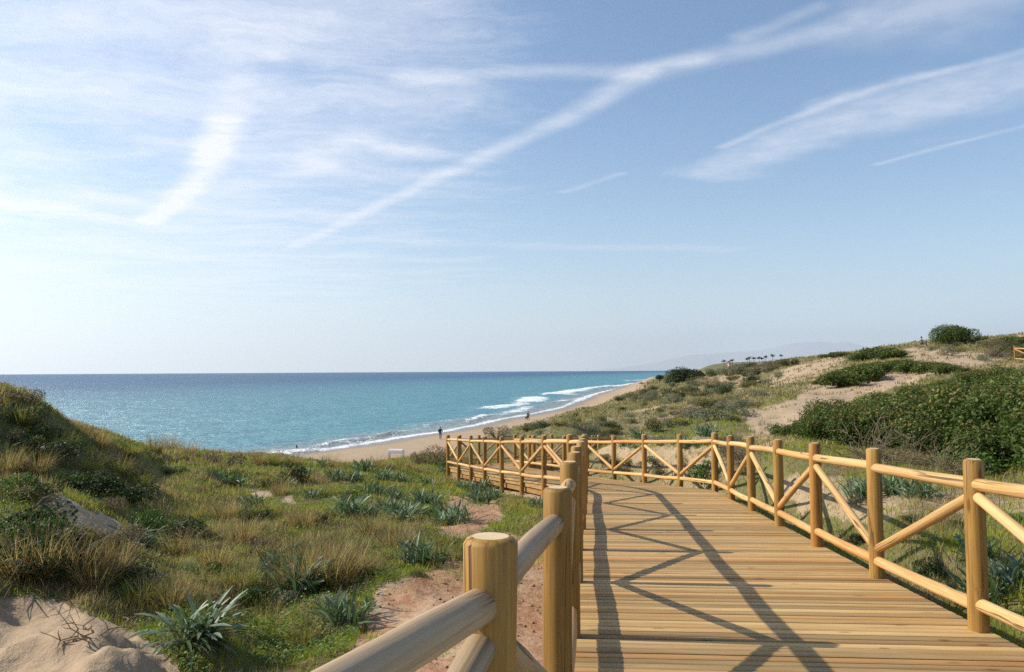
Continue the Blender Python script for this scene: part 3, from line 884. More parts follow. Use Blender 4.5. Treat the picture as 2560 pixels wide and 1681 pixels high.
def shrub_mesh(name, rx, ry, h, nleaf, lsize, cols, seed, lumps=7, asp=0.5, tip=None, twig=True, lo=-0.05):
    """a bush: twigs inside, leaves in uneven clumps spread through the outer volume"""
    r = np.random.default_rng(seed)
    cl = []
    for i in range(lumps):
        a = r.uniform(0, 6.28); q = math.sqrt(r.uniform(0, 1)) * 0.72
        hh = (1 - q * q) ** 0.5 * r.uniform(0.55, 1.0)
        cl.append((math.cos(a) * q * rx, math.sin(a) * q * ry, hh * h * 0.62, r.uniform(0.26, 0.46)))
    cl = np.array(cl)
    pos, nr = [], []
    need = nleaf
    while need > 0:
        k = r.integers(0, lumps, need * 2)
        d = r.normal(0, 1, (need * 2, 3)); d /= np.linalg.norm(d, axis=1, keepdims=True)
        rad = r.uniform(0.55, 1.0, need * 2) ** 0.5 * (1 + 0.14 * np.sin(d[:, 0] * 9 + k) * np.sin(d[:, 1] * 8 + 2 * k))
        p = cl[k, :3] + d * (cl[k, 3] * rad)[:, None] * np.array([rx, ry, h * 0.95])
        ok = p[:, 2] > lo * h
        p, d = p[ok][:need], d[ok][:need]
        pos.append(p); nr.append(d); need -= len(p)
    pos = np.concatenate(pos); nr = np.concatenate(nr)
    nr = nr * 0.6 + r.normal(0, 0.6, nr.shape) + np.array([0, 0, 0.35]); nr /= np.linalg.norm(nr, axis=1, keepdims=True)
    t = pick(cols, nleaf, r)
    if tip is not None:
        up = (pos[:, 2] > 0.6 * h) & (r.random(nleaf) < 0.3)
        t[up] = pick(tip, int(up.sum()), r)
    parts = [leaves(pos, nr, lsize * r.uniform(0.6, 1.35, nleaf), asp, t, r)]
    if twig:
        paths = []
        for i in range(lumps * 2):
            e = cl[i % lumps, :3] + r.normal(0, 0.12, 3) * np.array([rx, ry, h])
            e[2] = max(e[2], 0.2 * h)
            m = e * 0.5 + r.normal(0, 0.06, 3) * h
            paths.append([np.array([r.normal(0, 0.05) * rx, r.normal(0, 0.05) * ry, -0.12 * h]), m, e])
        parts.append(tubes(paths, 0.016 * h + 0.006, 0.004, np.array([0.13, 0.09, 0.06])))
    V, F, T = join(parts)
    return mesh_np(name, V, F, M_leaf, T)

def tuft_mesh(name, nb, L, spread, lean, cols, seed, wid=0.006, droop=0.9, bias=0.0):
    global rng
    keep, rng = rng, np.random.default_rng(seed)
    q = np.sqrt(rng.random(nb)) * spread; a = rng.uniform(0, 6.28, nb)
    base = np.stack([np.cos(a) * q, np.sin(a) * q, np.full(nb, -0.03)], 1)
    az = a + rng.normal(0, 0.7, nb) + 0 * bias
    ln = np.abs(rng.normal(0, lean, nb)) + q / max(spread, 1e-3) * lean
    V, F, T = blades(base, L * rng.uniform(0.45, 1.1, nb), wid * rng.uniform(0.7, 1.4, nb), ln, az, rng.uniform(0.1, droop, nb), pick(cols, nb, rng), 3)
    rng = keep
    return mesh_np(name, V, F, M_grass, T)

def strap_leaf_geo(L, wid, lean, az, curl, twist, tint, segs=6):
    t = np.linspace(0, 1, segs + 1)
    V = []; ang = lean; p = np.zeros(3)
    f = np.array([math.cos(az), math.sin(az), 0]); s = np.array([-math.sin(az), math.cos(az), 0])
    for i in range(segs + 1):
        ww = wid * 0.5 * (0.75 + 0.5 * t[i]) * (1 - max(0, (t[i] - 0.72) / 0.28) ** 2 * 0.85)
        nrm = f * -math.cos(ang) + np.array([0, 0, math.sin(ang)])
        sd_ = s * math.cos(twist * t[i]) + nrm * math.sin(twist * t[i])
        V += [p - sd_ * ww, p + nrm * wid * -0.12, p + sd_ * ww]
        p = p + (f * math.sin(ang) + np.array([0, 0, math.cos(ang)])) * L / segs
        ang += curl / segs
    F = []
    for i in range(segs):
        a = 3 * i
        F += [[a, a + 1, a + 4, a + 3], [a + 1, a + 2, a + 5, a + 4]]
    T = np.tile(tint, (len(V), 1))
    T[-3:] = T[-3:] * 0.5 + np.array([0.30, 0.24, 0.13]) * 0.5       # withered tips
    return np.array(V), np.array(F), T

STRAP_COL = [(0.165, 0.225, 0.145), (0.12, 0.185, 0.095), (0.21, 0.265, 0.185), (0.10, 0.165, 0.07)]
def strap_mesh(name, nl, L, seed, cols=STRAP_COL):
    r = np.random.default_rng(seed); parts = []
    for i in range(nl):
        az = r.uniform(0, 6.28); ln = abs(r.normal(0.45, 0.3))
        V, F, T = strap_leaf_geo(L * r.uniform(0.6, 1.15), 0.023 * r.uniform(0.7, 1.2), ln, az, r.uniform(0.2, 1.25), r.normal(0, 0.9), pick(cols, 1, r)[0])
        V = V + np.array([r.normal(0, 0.09), r.normal(0, 0.09), -0.03])
        parts.append((V, F, T))
    V, F, T = join(parts)
    return mesh_np(name, V, F, M_strap, T, smooth=True)

def put(name, me, x, y, z=None, s=1.0, sz=1.0, label='', cat='', group=None, tilt=0.0, rot=None, sink=0.02):
    o = link(name, me, None, (x, y, (hz1(x, y) if z is None else z) - sink))
    o.rotation_euler = (random.gauss(0, tilt), random.gauss(0, tilt), random.uniform(0, 6.28) if rot is None else rot)
    o.scale = (s, s, s * sz)
    return tag(o, label, cat, group)

# ------------------------------------------------------------------ grass and ground cover (uncountable)
GREEN = [(0.27, 0.32, 0.022), (0.34, 0.355, 0.035), (0.19, 0.265, 0.025), (0.39, 0.355, 0.05)]
OLIVE = [(0.225, 0.205, 0.055), (0.17, 0.16, 0.045), (0.26, 0.225, 0.085)]
DRY = [(0.38, 0.29, 0.155), (0.30, 0.22, 0.12), (0.45, 0.355, 0.20), (0.26, 0.175, 0.095)]
RUST = [(0.23, 0.125, 0.07), (0.19, 0.115, 0.075), (0.28, 0.165, 0.09)]

def scatter(nw, th0, th1, r0, r1, power=0.0):
    """points spread evenly in angle and log distance (denser near the viewer)"""
    t = np.radians(rng.uniform(th0, th1, nw)); r = np.exp(rng.uniform(math.log(r0), math.log(r1), nw))
    return r * np.sin(t), r * np.cos(t)

def grass_field(name, label, nw, th0, th1, r0, r1, Lfun, wpx, mix, thr=0.35, offwalk=1.33, lean=0.45):
    x, y = scatter(nw, th0, th1, r0, r1)
    clump = fbm(x * 1.1, y * 1.1, 101, 3)
    c = cover(x, y)
    ok = (c + clump * 0.5 + rng.normal(0, 0.10, nw) > thr) & (walkdist(x, y) > offwalk) & visible(x, y, 0.45)
    x, y, clump = x[ok], y[ok], clump[ok]; k = len(x)
    r = np.hypot(x, y)
    kind = fbm(x * 0.55, y * 0.55, 111, 4) * 1.9 + fbm(x * 2.5, y * 2.5, 113, 2) * 0.9 + rng.normal(0, 0.16, k)
    kind = kind - 0.30 * sstep(-x, 5.0, 7.0) * (y < 24) - 0.12 * sstep(y, 22, 30) * (x < 0)
    tint = np.zeros((k, 3)); L = np.zeros(k); lo = -9
    for hi, cols, lk in mix:
        m = (kind >= lo) & (kind < hi); tint[m] = pick(cols, int(m.sum())); L[m] = lk; lo = hi
    L = L * Lfun(r) * rng.uniform(0.5, 1.3, k) * (1 + clump * 0.9)
    wid = np.maximum(0.0045, wpx * r / 780.0) * rng.uniform(0.7, 1.4, k)
    base = np.stack([x, y, hz(x, y) - 0.015], 1)
    az = rng.normal(0.25, 1.6, k)
    V, F, T = blades(base, L, wid, np.abs(rng.normal(0, lean, k)), az, rng.uniform(0.1, 1.3, k), tint, 2)
    o = link(name, mesh_np(name, V, F, M_grass, T))
    tag(o, label, 'grass', kind='stuff')
    return k

grass_field('dune_grass', 'mixed green and dry grass growing in the hollow left of the boardwalk', 330000, -48, 4, 4.2, 36,
            lambda r: np.clip(0.065 + 0.0028 * r, 0.06, 0.16), 0.62,
            [(-0.55, RUST, 1.0), (-0.30, DRY, 1.5), (-0.12, OLIVE, 1.1), (0.42, GREEN, 0.85), (0.62, OLIVE, 1.0), (9, DRY, 1.4)], 0.42, lean=0.6)
grass_field('slope_grass', 'sparse dry and green grass on the slope right of the boardwalk', 190000, 3, 50, 4.2, 34,
            lambda r: np.clip(0.20 - 0.008 * r, 0.11, 0.2), 0.62,
            [(-0.30, DRY, 1.2), (-0.10, OLIVE, 1.0), (0.45, GREEN, 1.0), (9, DRY, 1.3)], 0.42, lean=0.6)
grass_field('far_dune_grass', 'low scrub grass over the far dunes', 130000, 0, 44, 32, 480,
            lambda r: np.clip(0.08 + 0.0022 * r, 0.14, 0.8), 0.85,
            [(-0.16, DRY, 1.0), (-0.04, RUST, 0.9), (0.14, OLIVE, 1.0), (0.26, [(0.15, 0.17, 0.085), (0.20, 0.20, 0.12)], 1.0), (9, DRY, 1.0)], 0.44, lean=0.6)

# low broad-leaved herbs
x, y = scatter(150000, -48, 6, 4.2, 34)
c = cover(x, y); hn = fbm(x * 0.9, y * 0.9, 131, 3)
ok = (c + hn * 0.9 > 0.62) & (hn > -0.06) & (walkdist(x, y) > 1.35) & visible(x, y, 0.3)
x, y = x[ok], y[ok]; k = len(x); r = np.hypot(x, y)
pos = np.stack([x, y, hz(x, y) + rng.uniform(0.0, 0.09, k)], 1)
nrm = rng.normal(0, 0.5, (k, 3)) + np.array([-0.2, 0, 1.0]); nrm /= np.linalg.norm(nrm, axis=1, keepdims=True)
V, F, T = leaves(pos, nrm, np.maximum(0.028, 0.0022 * r) * rng.uniform(0.6, 1.5, k), 0.6, pick([(0.11, 0.20, 0.028), (0.17, 0.25, 0.04), (0.13, 0.17, 0.07)], k))
tag(link('ground_herbs', mesh_np('ground_herbs', V, F, M_leaf, T)), 'low green leafy ground cover among the grass on the left', 'ground cover', kind='stuff')

# clods and debris on the bare red sand beside the left railing
x, y = scatter(9000, -22, 12, 4.5, 17)
ok = (cover(x, y) < 0.5) & (walkdist(x, y) > 1.4) & (fbm(x * 1.3, y * 1.3, 141, 3) > -0.05)
x, y = x[ok], y[ok]; k = len(x); zb = hz(x, y)
u = np.array([[1, 0, 0], [-1, 0, 0], [0, 1, 0], [0, -1, 0], [0, 0, 0.8], [0, 0, -0.5]])
ft = np.array([[0, 2, 4], [2, 1, 4], [1, 3, 4], [3, 0, 4], [2, 0, 5], [1, 2, 5], [3, 1, 5], [0, 3, 5]])
ssz = 0.003 + 0.017 * rng.random(k) ** 5
V = u[None] * ssz[:, None, None] * rng.uniform(0.6, 1.5, (k, 6, 1)) + np.stack([x, y, zb + 0.006], 1)[:, None]
M_clod = simple('clods', (0.33, 0.18, 0.10), 0.95, 5, 0.4)
tag(link('clods', mesh_np('clods', V.reshape(-1, 3), (np.arange(k) * 6)[:, None, None].repeat(8, 1).reshape(-1, 1) + np.tile(ft, (k, 1)), M_clod)),
    'small clods of reddish soil on the bare sand beside the left railing', 'soil', kind='stuff')

# dry bits and seedlings dotted over the bare sand on the right
x, y = scatter(9000, 8, 46, 9, 130)
ok = (cover(x, y) < 0.45) & (walkdist(x, y) > 1.5) & (fbm(x * 0.8, y * 0.8, 161, 3) > 0.02) & (sdist(x, y, FOOT) < 0) & visible(x, y, 0.2)
x, y = x[ok], y[ok]; k = len(x); r = np.hypot(x, y); m5 = 5
xb = np.repeat(x, m5) + rng.normal(0, 0.03, k * m5) * np.repeat(1 + r * 0.05, m5); yb = np.repeat(y, m5) + rng.normal(0, 0.03, k * m5) * np.repeat(1 + r * 0.05, m5); rb = np.repeat(r, m5)
V, F, T = blades(np.stack([xb, yb, hz(xb, yb) - 0.01], 1), np.clip(0.05 + 0.003 * rb, 0.06, 0.3) * rng.uniform(0.5, 1.5, k * m5), np.maximum(0.006, 0.0009 * rb), np.abs(rng.normal(0.7, 0.5, k * m5)), rng.uniform(0, 6.28, k * m5), rng.uniform(0, 1, k * m5), pick(DRY + RUST + OLIVE, k * m5), 2)
tag(link('sand_seedlings', mesh_np('sand_seedlings', V, F, M_grass, T)), 'tiny dry sprigs dotted over the bare sand on the right', 'ground cover', kind='stuff')

# ------------------------------------------------------------------ strap-leaved plants
def big_strap(px, py, nl, L, seed, label, cols=STRAP_COL):
    gx, gy, gz = ground_px(px, py)
    root = link('strap_leaf_plant', None, None, (gx, gy, gz - 0.02))
    tag(root, label, 'plant', 'blue-green strap-leaved plants')
    r = np.random.default_rng(seed)
    proto = []
    for i in range(9):
        V, F, T = strap_leaf_geo(L, 0.026, 0.15 + 0.11 * i, 0.0, r.uniform(0.5, 1.5), r.normal(0, 0.7), pick(cols, 1, r)[0])
        proto.append(mesh_np('leaf', V, F, M_strap, T, smooth=True))
    for i in range(nl):
        o = link('leaf', proto[r.integers(0, 9)], root, (r.normal(0, 0.09), r.normal(0, 0.07), 0))
        o.rotation_euler = (0, r.normal(0, 0.15), r.normal(-0.2, 1.5)); q = r.uniform(0.65, 1.15); o.scale = (q, q, q)
big_strap(490, 1612, 125, 0.44, 1, 'large dark blue-green strap-leaved plant at the edge of the near sand')
big_strap(330, 1372, 110, 0.42, 2, 'large strap-leaved plant on the sandy ledge below the dark dune')
STR = [strap_mesh('strap_leaf_clump', 52 + 8 * i, 0.35, 60 + i) for i in range(6)]
SP = [(554, 1205), (777, 1246), (928, 1240), (973, 1278), (1019, 1292), (911, 1178), (804, 1170), (884, 1202), (1121, 1315), (1038, 1412), (871, 1290), (962, 1203), (1003, 1205), (637, 1275), (683, 1430),
      (1054, 1265), (1078, 1262), (715, 1222), (1154, 1210), (1194, 1210), (1217, 1219), (1251, 1223), (1142, 1305), (1194, 1260), (1340, 1236), (1344, 1270), (1108, 1185), (1281, 1219), (1170, 1228), (1230, 1250), (590, 1215),
      (1095, 1290), (1010, 1300), (930, 1300), (845, 1200), (760, 1190), (1120, 1200), (1265, 1205), (1205, 1232), (860, 1560), (735, 1475), (985, 1250), (1300, 1250), (1320, 1240), (1060, 1215)]
for i, (px, py) in enumerate(SP):
    gx, gy, gz = ground_px(px, py)
    if walkdist(np.array([gx]), np.array([gy]))[0] < 1.5: continue
    lab = {0: 'strap-leaved plant at the foot of the dark dune slope, nearest the sea', 9: 'strap-leaved plant on the edge of the bare red sand', 8: 'full strap-leaved plant left of the nearest railing posts',
           39: 'small strap-leaved plant beside the red soil at the bottom', 14: 'small strap-leaved plant in front of the big dry grass clump'}.get(i)
    if lab is None:
        lab = 'strap-leaved plant in the patch right against the bending railing' if px > 1240 else 'strap-leaved plant left of the bending railing, between it and the bare sand' if px > 1090 else \
            'strap-leaved plant near the crest in front of the beach' if py < 1212 else 'strap-leaved plant at the left side of the grassy hollow' if px < 790 else \
            'strap-leaved plant in the middle of the grassy hollow' if px < 960 else 'strap-leaved plant in the cluster just left of the bare red sand'
    put('strap_leaf_plant', STR[i % 6], gx, gy, gz, random.uniform(0.85, 1.25) * (1 + 0.006 * gy), 1.0, lab, 'plant', 'blue-green strap-leaved plants')
SPR = [(2230, 1232), (2300, 1245), (2480, 1500), (2440, 1400), (2535, 1470), (1560, 1115), (1690, 1110), (1760, 1090), (1600, 1098), (1480, 1100), (1640, 1080), (1530, 1085), (1830, 1105), (2160, 1250), (1720, 1120)]
for i, (px, py) in enumerate(SPR):
    gx, gy, gz = ground_px(px, py)
    if walkdist(np.array([gx]), np.array([gy]))[0] < 1.5: continue
    put('strap_leaf_plant', STR[(i * 5) % 6], gx, gy, gz, random.uniform(0.8, 1.15), 1.0,
        'strap-leaved plant in the long grass behind the nearest right post' if i in (2, 3, 4) else 'strap-leaved plant on the sandy slope behind the right railing', 'plant', 'blue-green strap-leaved plants')

# ------------------------------------------------------------------ dry grass tufts
TUF = [tuft_mesh('dry_tuft', 330, 0.62, 0.16, 0.34, DRY + RUST[:1], 200 + i, 0.007) for i in range(3)]
TUG = [tuft_mesh('olive_tuft', 300, 0.48, 0.17, 0.40, OLIVE + DRY[:2] + GREEN[:1], 210 + i, 0.007) for i in range(3)]
TU = [(425, 1128, 1.5, 0, 'tall dry grass tuft on the dune crest against the sea'), (385, 1128, 1.1, 0, 'dry grass tuft left of the tallest tuft on the crest'), (470, 1140, 1.3, 0, 'dry grass tuft right of the tallest tuft on the crest'), (505, 1150, 1.1, 1, 'olive grass tuft low on the crest beside the brown bush'),
      (650, 1160, 1.2, 0, 'rusty grass tuft on the crest before the waterline'), (690, 1160, 1.25, 1, 'olive grass tuft on the crest above the dark bush'), (825, 1172, 1.2, 0, 'dry grass tuft on the crest where the beach begins'), (735, 1165, 1.1, 0, None),
      (790, 1450, 1.0, 0, 'big dry grass clump in the middle of the left hollow'), (840, 1460, 1.1, 0, 'dry grass clump right beside the biggest one in the hollow'), (745, 1462, 0.9, 0, 'dry grass clump left of the biggest one in the hollow'), (880, 1440, 0.9, 0, None), (815, 1420, 0.95, 1, None),
      (660, 1290, 0.9, 1, None), (760, 1320, 0.9, 0, None), (560, 1300, 0.9, 0, None), (610, 1360, 0.9, 0, None), (480, 1300, 0.9, 1, None), (930, 1340, 0.8, 0, None), (990, 1370, 0.8, 0, None), (540, 1420, 0.8, 0, None),
      (440, 1390, 0.8, 0, None), (200, 1440, 0.8, 0, None), (120, 1440, 0.9, 0, None), (280, 1440, 0.8, 0, None), (60, 1440, 0.9, 0, None), (360, 1500, 0.7, 1, None), (230, 1480, 0.7, 0, None), (430, 1520, 0.7, 0, None), (600, 1470, 0.7, 1, None),
      (20, 1180, 0.9, 0, None), (90, 1190, 0.9, 0, None), (150, 1130, 1.0, 1, None), (50, 1060, 1.0, 1, None), (220, 1180, 0.9, 1, None), (300, 1180, 0.9, 1, None), (350, 1220, 0.9, 1, None), (250, 1120, 0.9, 0, None), (330, 1140, 1.0, 1, None),
      (1010, 1175, 1.1, 0, None), (950, 1172, 1.0, 0, None), (880, 1176, 1.0, 1, None), (570, 1182, 1.0, 1, None), (700, 1240, 0.9, 0, None), (820, 1240, 0.8, 1, None), (1110, 1360, 0.6, 1, None), (540, 1600, 0.5, 1, None), (660, 1560, 0.6, 1, None), (760, 1600, 0.55, 1, None)]
for i, (px, py, s, kd, lab) in enumerate(TU):
    gx, gy, gz = ground_px(px, py)
    lab = lab or (('dry grass tuft' if kd == 0 else 'olive grass tuft') + (' on the dark shaded dune at the left edge' if px < 370 and py < 1230 else ' near the sandy ledge at lower left' if px < 470 else ' in the left hollow'))
    put('grass_tuft', (TUF, TUG)[kd][i % 3], gx, gy, gz, s, 1.0, lab, 'grass tuft', 'grass tufts left of the boardwalk')

# ------------------------------------------------------------------ shrubs
MASTIC = [(0.065, 0.095, 0.018), (0.09, 0.12, 0.028), (0.12, 0.145, 0.036), (0.042, 0.064, 0.016)]
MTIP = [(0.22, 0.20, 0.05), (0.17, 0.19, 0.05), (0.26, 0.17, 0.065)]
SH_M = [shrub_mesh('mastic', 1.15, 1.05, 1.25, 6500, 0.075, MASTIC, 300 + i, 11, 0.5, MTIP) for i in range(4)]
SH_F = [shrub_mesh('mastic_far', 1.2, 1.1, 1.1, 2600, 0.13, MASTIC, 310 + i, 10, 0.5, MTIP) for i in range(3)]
CUSH = {'grey': [shrub_mesh('cushion_grey', 0.5, 0.48, 0.42, 1100, 0.05, [(0.20, 0.205, 0.145), (0.26, 0.255, 0.195), (0.15, 0.155, 0.10)], 320 + i, 6, 0.4) for i in range(2)],
        'olive': [shrub_mesh('cushion_olive', 0.5, 0.5, 0.42, 1100, 0.05, [(0.15, 0.14, 0.05), (0.195, 0.175, 0.07), (0.105, 0.10, 0.035)], 330 + i, 6, 0.4) for i in range(2)],
        'brown': [shrub_mesh('cushion_brown', 0.5, 0.5, 0.45, 1100, 0.05, [(0.20, 0.135, 0.095), (0.27, 0.20, 0.145), (0.14, 0.095, 0.07)], 340 + i, 6, 0.3) for i in range(2)],
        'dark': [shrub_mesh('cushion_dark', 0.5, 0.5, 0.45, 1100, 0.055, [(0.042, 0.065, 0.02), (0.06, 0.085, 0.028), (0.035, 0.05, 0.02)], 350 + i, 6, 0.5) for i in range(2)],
        'green': [shrub_mesh('cushion_green', 0.5, 0.5, 0.42, 1100, 0.05, [(0.075, 0.15, 0.028), (0.10, 0.18, 0.035), (0.06, 0.11, 0.025)], 360 + i, 6, 0.45) for i in range(2)]}

# the dark thicket on the right, shrub by shrub
def fit(line, gx, gy, gz, want, h):
    """largest scale up to `want` that keeps the crown under the thicket's outline in the photograph"""
    px = float(pix(np.array(gx), np.array(gy), np.array(gz))[0])
    yl = np.interp(px, [p[0] for p in line], [p[1] for p in line])
    return min(want, (at(px, yl, gy)[2] - gz) / h)
TH_LINE = [(1960, 1075), (2010, 1022), (2080, 1000), (2160, 985), (2300, 955), (2420, 925), (2500, 915), (2700, 905)]
got = []
tries = 0
while len(got) < 75 and tries < 9000:
    tries += 1
    px = random.uniform(1985, 2700); lo = np.interp(px, [p[0] for p in TH_LINE], [p[1] for p in TH_LINE]) + 8
    hi = np.interp(px, [1985, 2060, 2200, 2400, 2700], [1100, 1112, 1118, 1160, 1165])
    if lo > hi: continue
    py = random.uniform(lo, hi)
    gx, gy, gz = ground_px(px, py)
    if gy > 32 or gy < 11: continue
    if any((gx - a) ** 2 + (gy - b) ** 2 < 0.85 ** 2 for a, b in got): continue
    k = fit(TH_LINE, gx, gy, gz, random.uniform(0.7, 1.35), 1.22 * random.choice((0.8, 1.0, 1.0, 1.25)))
    if k < 0.3: continue
    got.append((gx, gy))
    lab = 'dark green mastic shrub ' + ('at the low left end of the thicket' if px < 2120 else 'along the front edge of the right-hand thicket' if gy < 15.5 else 'in the back rows of the right-hand thicket' if gy > 21 else 'in the middle of the right-hand thicket')
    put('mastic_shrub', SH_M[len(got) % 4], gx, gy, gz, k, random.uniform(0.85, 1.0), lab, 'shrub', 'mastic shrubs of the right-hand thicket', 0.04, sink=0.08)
# the green band behind the sand and the crest shrubs
def band(poly, nn, dmin, dmax, sep, smin, smax, label, group, line, me=SH_F, sz=0.85):
    g = []; t = 0
    xs = [p[0] for p in poly]; ys = [p[1] for p in poly]
    while len(g) < nn and t < 5000:
        t += 1
        px, py = random.uniform(min(xs), max(xs)), random.uniform(min(ys), max(ys))
        if not inpoly(np.array([px]), np.array([py]), poly)[0]: continue
        gx, gy, gz = ground_px(px, py, dmin * 0.6)
        if not dmin < gy < dmax: continue
        if any((gx - a) ** 2 + (gy - b) ** 2 < sep ** 2 for a, b in g): continue
        k = fit(line, gx, gy, gz, random.uniform(smin, smax), 1.05 * sz)
        if k < 0.35: continue
        g.append((gx, gy))
        put('mastic_shrub', me[len(g) % len(me)], gx, gy, gz, k, sz, label, 'shrub', group, 0.04, sink=0.12)
    print(label, len(g))
band([(2030, 968), (2100, 928), (2200, 908), (2330, 908), (2480, 932), (2440, 945), (2200, 950), (2080, 972)], 44, 34, 85, 1.1, 0.8, 1.3, 'green shrub in the band behind the upper sand slope', 'shrubs of the green band',
     [(2020, 960), (2080, 925), (2150, 905), (2250, 894), (2350, 900), (2500, 925)])
band([(2140, 905), (2160, 885), (2230, 875), (2265, 885), (2255, 905)], 9, 50, 170, 2.0, 1.6, 2.9, 'rounded green shrub on the dune crest left of the lone tree', 'crest shrubs', [(2130, 895), (2160, 876), (2210, 862), (2240, 866), (2270, 885)], sz=0.6)
band([(2060, 895), (2075, 882), (2115, 880), (2125, 892)], 5, 60, 220, 2.5, 1.6, 3.2, 'flat dark shrub on the crest, farthest left of the crest shrubs', 'crest shrubs', [(2050, 888), (2080, 878), (2110, 876), (2130, 885)], sz=0.55)
band([(2480, 862), (2560, 848), (2640, 848), (2620, 868)], 10, 60, 170, 2.5, 1.4, 2.6, 'dark shrub along the crest at the right edge', 'crest shrubs', [(2470, 850), (2500, 842), (2540, 836), (2700, 830)], sz=0.6)

# countable cushions on the mid and far slopes
KN = {'grey': 'grey_cushion_shrub', 'olive': 'olive_shrub', 'brown': 'dry_shrub', 'dark': 'dark_shrub', 'green': 'green_shrub'}
CL = {'grey': 'grey-green cushion shrub', 'olive': 'olive cushion shrub', 'brown': 'brown dry cushion shrub', 'dark': 'dark green low shrub', 'green': 'bright green low shrub'}
def cushions(nn, box, dmin, dmax, smin, smax, kinds, where, group):
    g = 0; t = 0
    while g < nn and t < 6000:
        t += 1
        px, py = random.uniform(box[0], box[2]), random.uniform(box[1], box[3])
        gx, gy, gz = ground_px(px, py, dmin * 0.7)
        if not dmin < gy < dmax: continue
        if cover(np.array([gx]), np.array([gy]))[0] < 0.40 or walkdist(np.array([gx]), np.array([gy]))[0] < 1.9: continue
        kd = random.choice(kinds)
        put(KN[kd], CUSH[kd][random.randrange(2)], gx, gy, gz, random.uniform(smin, smax), random.uniform(0.7, 1.1), CL[kd] + where, 'shrub', group, 0.06, sink=0.04)
        g += 1
KA = ['grey', 'olive', 'brown', 'grey', 'olive', 'brown', 'grey', 'olive', 'dark']
cushions(75, (1300, 990, 1900, 1085), 24, 110, 0.6, 1.3, KA, ' on the slope just beyond the railing', 'low shrubs beyond the railing')
cushions(85, (1480, 945, 2050, 1010), 60, 260, 1.0, 2.6, KA, ' on the far slope above the beach', 'low shrubs on the far slope')
cushions(45, (1720, 915, 2060, 950), 120, 480, 2.2, 4.5, KA, ' on the distant ridge', 'low shrubs on the distant ridge')
cushions(50, (2330, 850, 2570, 905), 55, 140, 1.0, 2.6, KA, ' on the upper dune around the lone tree', 'low shrubs on the upper dune')
cushions(22, (1480, 1085, 1990, 1190), 15.5, 27, 0.35, 0.8, ['green', 'brown', 'olive', 'brown', 'grey'], ' on the sandy bank behind the right railing', 'low plants behind the right railing')
cushions(70, (480, 1170, 1080, 1560), 5.5, 32, 0.22, 0.55, ['green', 'olive', 'dark', 'green', 'brown', 'grey'], ' in the grass of the left hollow', 'low plants in the left hollow')
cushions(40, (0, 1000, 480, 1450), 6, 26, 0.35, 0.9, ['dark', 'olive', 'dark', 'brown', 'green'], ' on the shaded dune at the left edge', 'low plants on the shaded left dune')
cushions(16, (2050, 1250, 2560, 1600), 5.0, 12, 0.2, 0.45, ['green', 'olive', 'brown', 'dark'], ' in the grass beside the nearest right posts', 'low plants by the right railing')
def one(name, me, px, py, s, sz, label, cat='shrub', dmin=4.5, dmax=600, sink=0.04):
    gx, gy, gz = ground_px(px, py, dmin, dmax)
    return put(name, me, gx, gy, gz, s, sz, label, cat, None, 0.05, sink=sink)
one('cushion_shrub', CUSH['green'][0], 1765, 1200, 1.05, 1.1, 'bright green bush low behind the bend of the right railing', dmin=15.5)
one('cushion_shrub', CUSH['green'][1], 1965, 1085, 1.0, 0.9, 'bright green cushion at the left foot of the thicket')
one('cushion_shrub', CUSH['grey'][0], 2150, 1235, 0.75, 0.8, 'silvery cushion plant behind the second right post')
one('cushion_shrub', CUSH['green'][0], 2430, 1175, 1.5, 0.8, 'bright green bush at the foot of the thicket, right')
one('cushion_shrub', CUSH['green'][1], 2540, 1180, 1.6, 0.8, 'bright green bush at the foot of the thicket by the right edge')
one('cushion_shrub', CUSH['green'][0], 1655, 1115, 0.5, 0.8, 'small bright green plant on the bank behind the third far post', dmin=15)
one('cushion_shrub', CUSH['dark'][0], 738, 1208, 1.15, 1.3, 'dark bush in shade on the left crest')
one('cushion_shrub', CUSH['olive'][0], 680, 1222, 0.95, 1.2, 'olive brown bush left of the dark bush')
one('cushion_shrub', CUSH['brown'][0], 560, 1172, 1.5, 1.0, 'brown bush on the crest beside the tall grass tufts')
one('cushion_shrub', CUSH['green'][1], 1102, 1172, 0.9, 1.1, 'green bush left of the corner post of the far railing')
one('cushion_shrub', CUSH['brown'][1], 1090, 1160, 1.6, 1.3, 'dry brown bush behind the green one beside the railing corner')
one('cushion_shrub', CUSH['brown'][0], 1040, 1164, 1.3, 1.2, 'dry brown bush in front of the white object on the beach')
one('cushion_shrub', CUSH['brown'][0], 1240, 1095, 2.0, 1.0, 'dry brown bush behind the middle of the far railing', dmin=33)
one('cushion_shrub', CUSH['green'][0], 40, 1400, 0.55, 1.1, 'bright yellow-green bush at the left edge')
one('cushion_shrub', CUSH['green'][1], 30, 1225, 0.7, 0.9, 'yellow-green bush on the ledge at the left edge')
one('cushion_shrub', CUSH['grey'][1], 345, 1470, 0.6, 0.9, 'grey-green bush above the near strap-leaved plant')
one('cushion_shrub', CUSH['grey'][0], 830, 1510, 0.55, 0.5, 'low grey-green mat beside the red soil')
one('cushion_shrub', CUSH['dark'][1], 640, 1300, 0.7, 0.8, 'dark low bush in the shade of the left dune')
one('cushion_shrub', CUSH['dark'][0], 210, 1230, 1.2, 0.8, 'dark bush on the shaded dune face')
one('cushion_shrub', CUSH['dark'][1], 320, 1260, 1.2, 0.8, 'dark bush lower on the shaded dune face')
one('cushion_shrub', CUSH['dark'][1], 120, 1150, 1.3, 0.8, 'dark bush high on the shaded dune face')
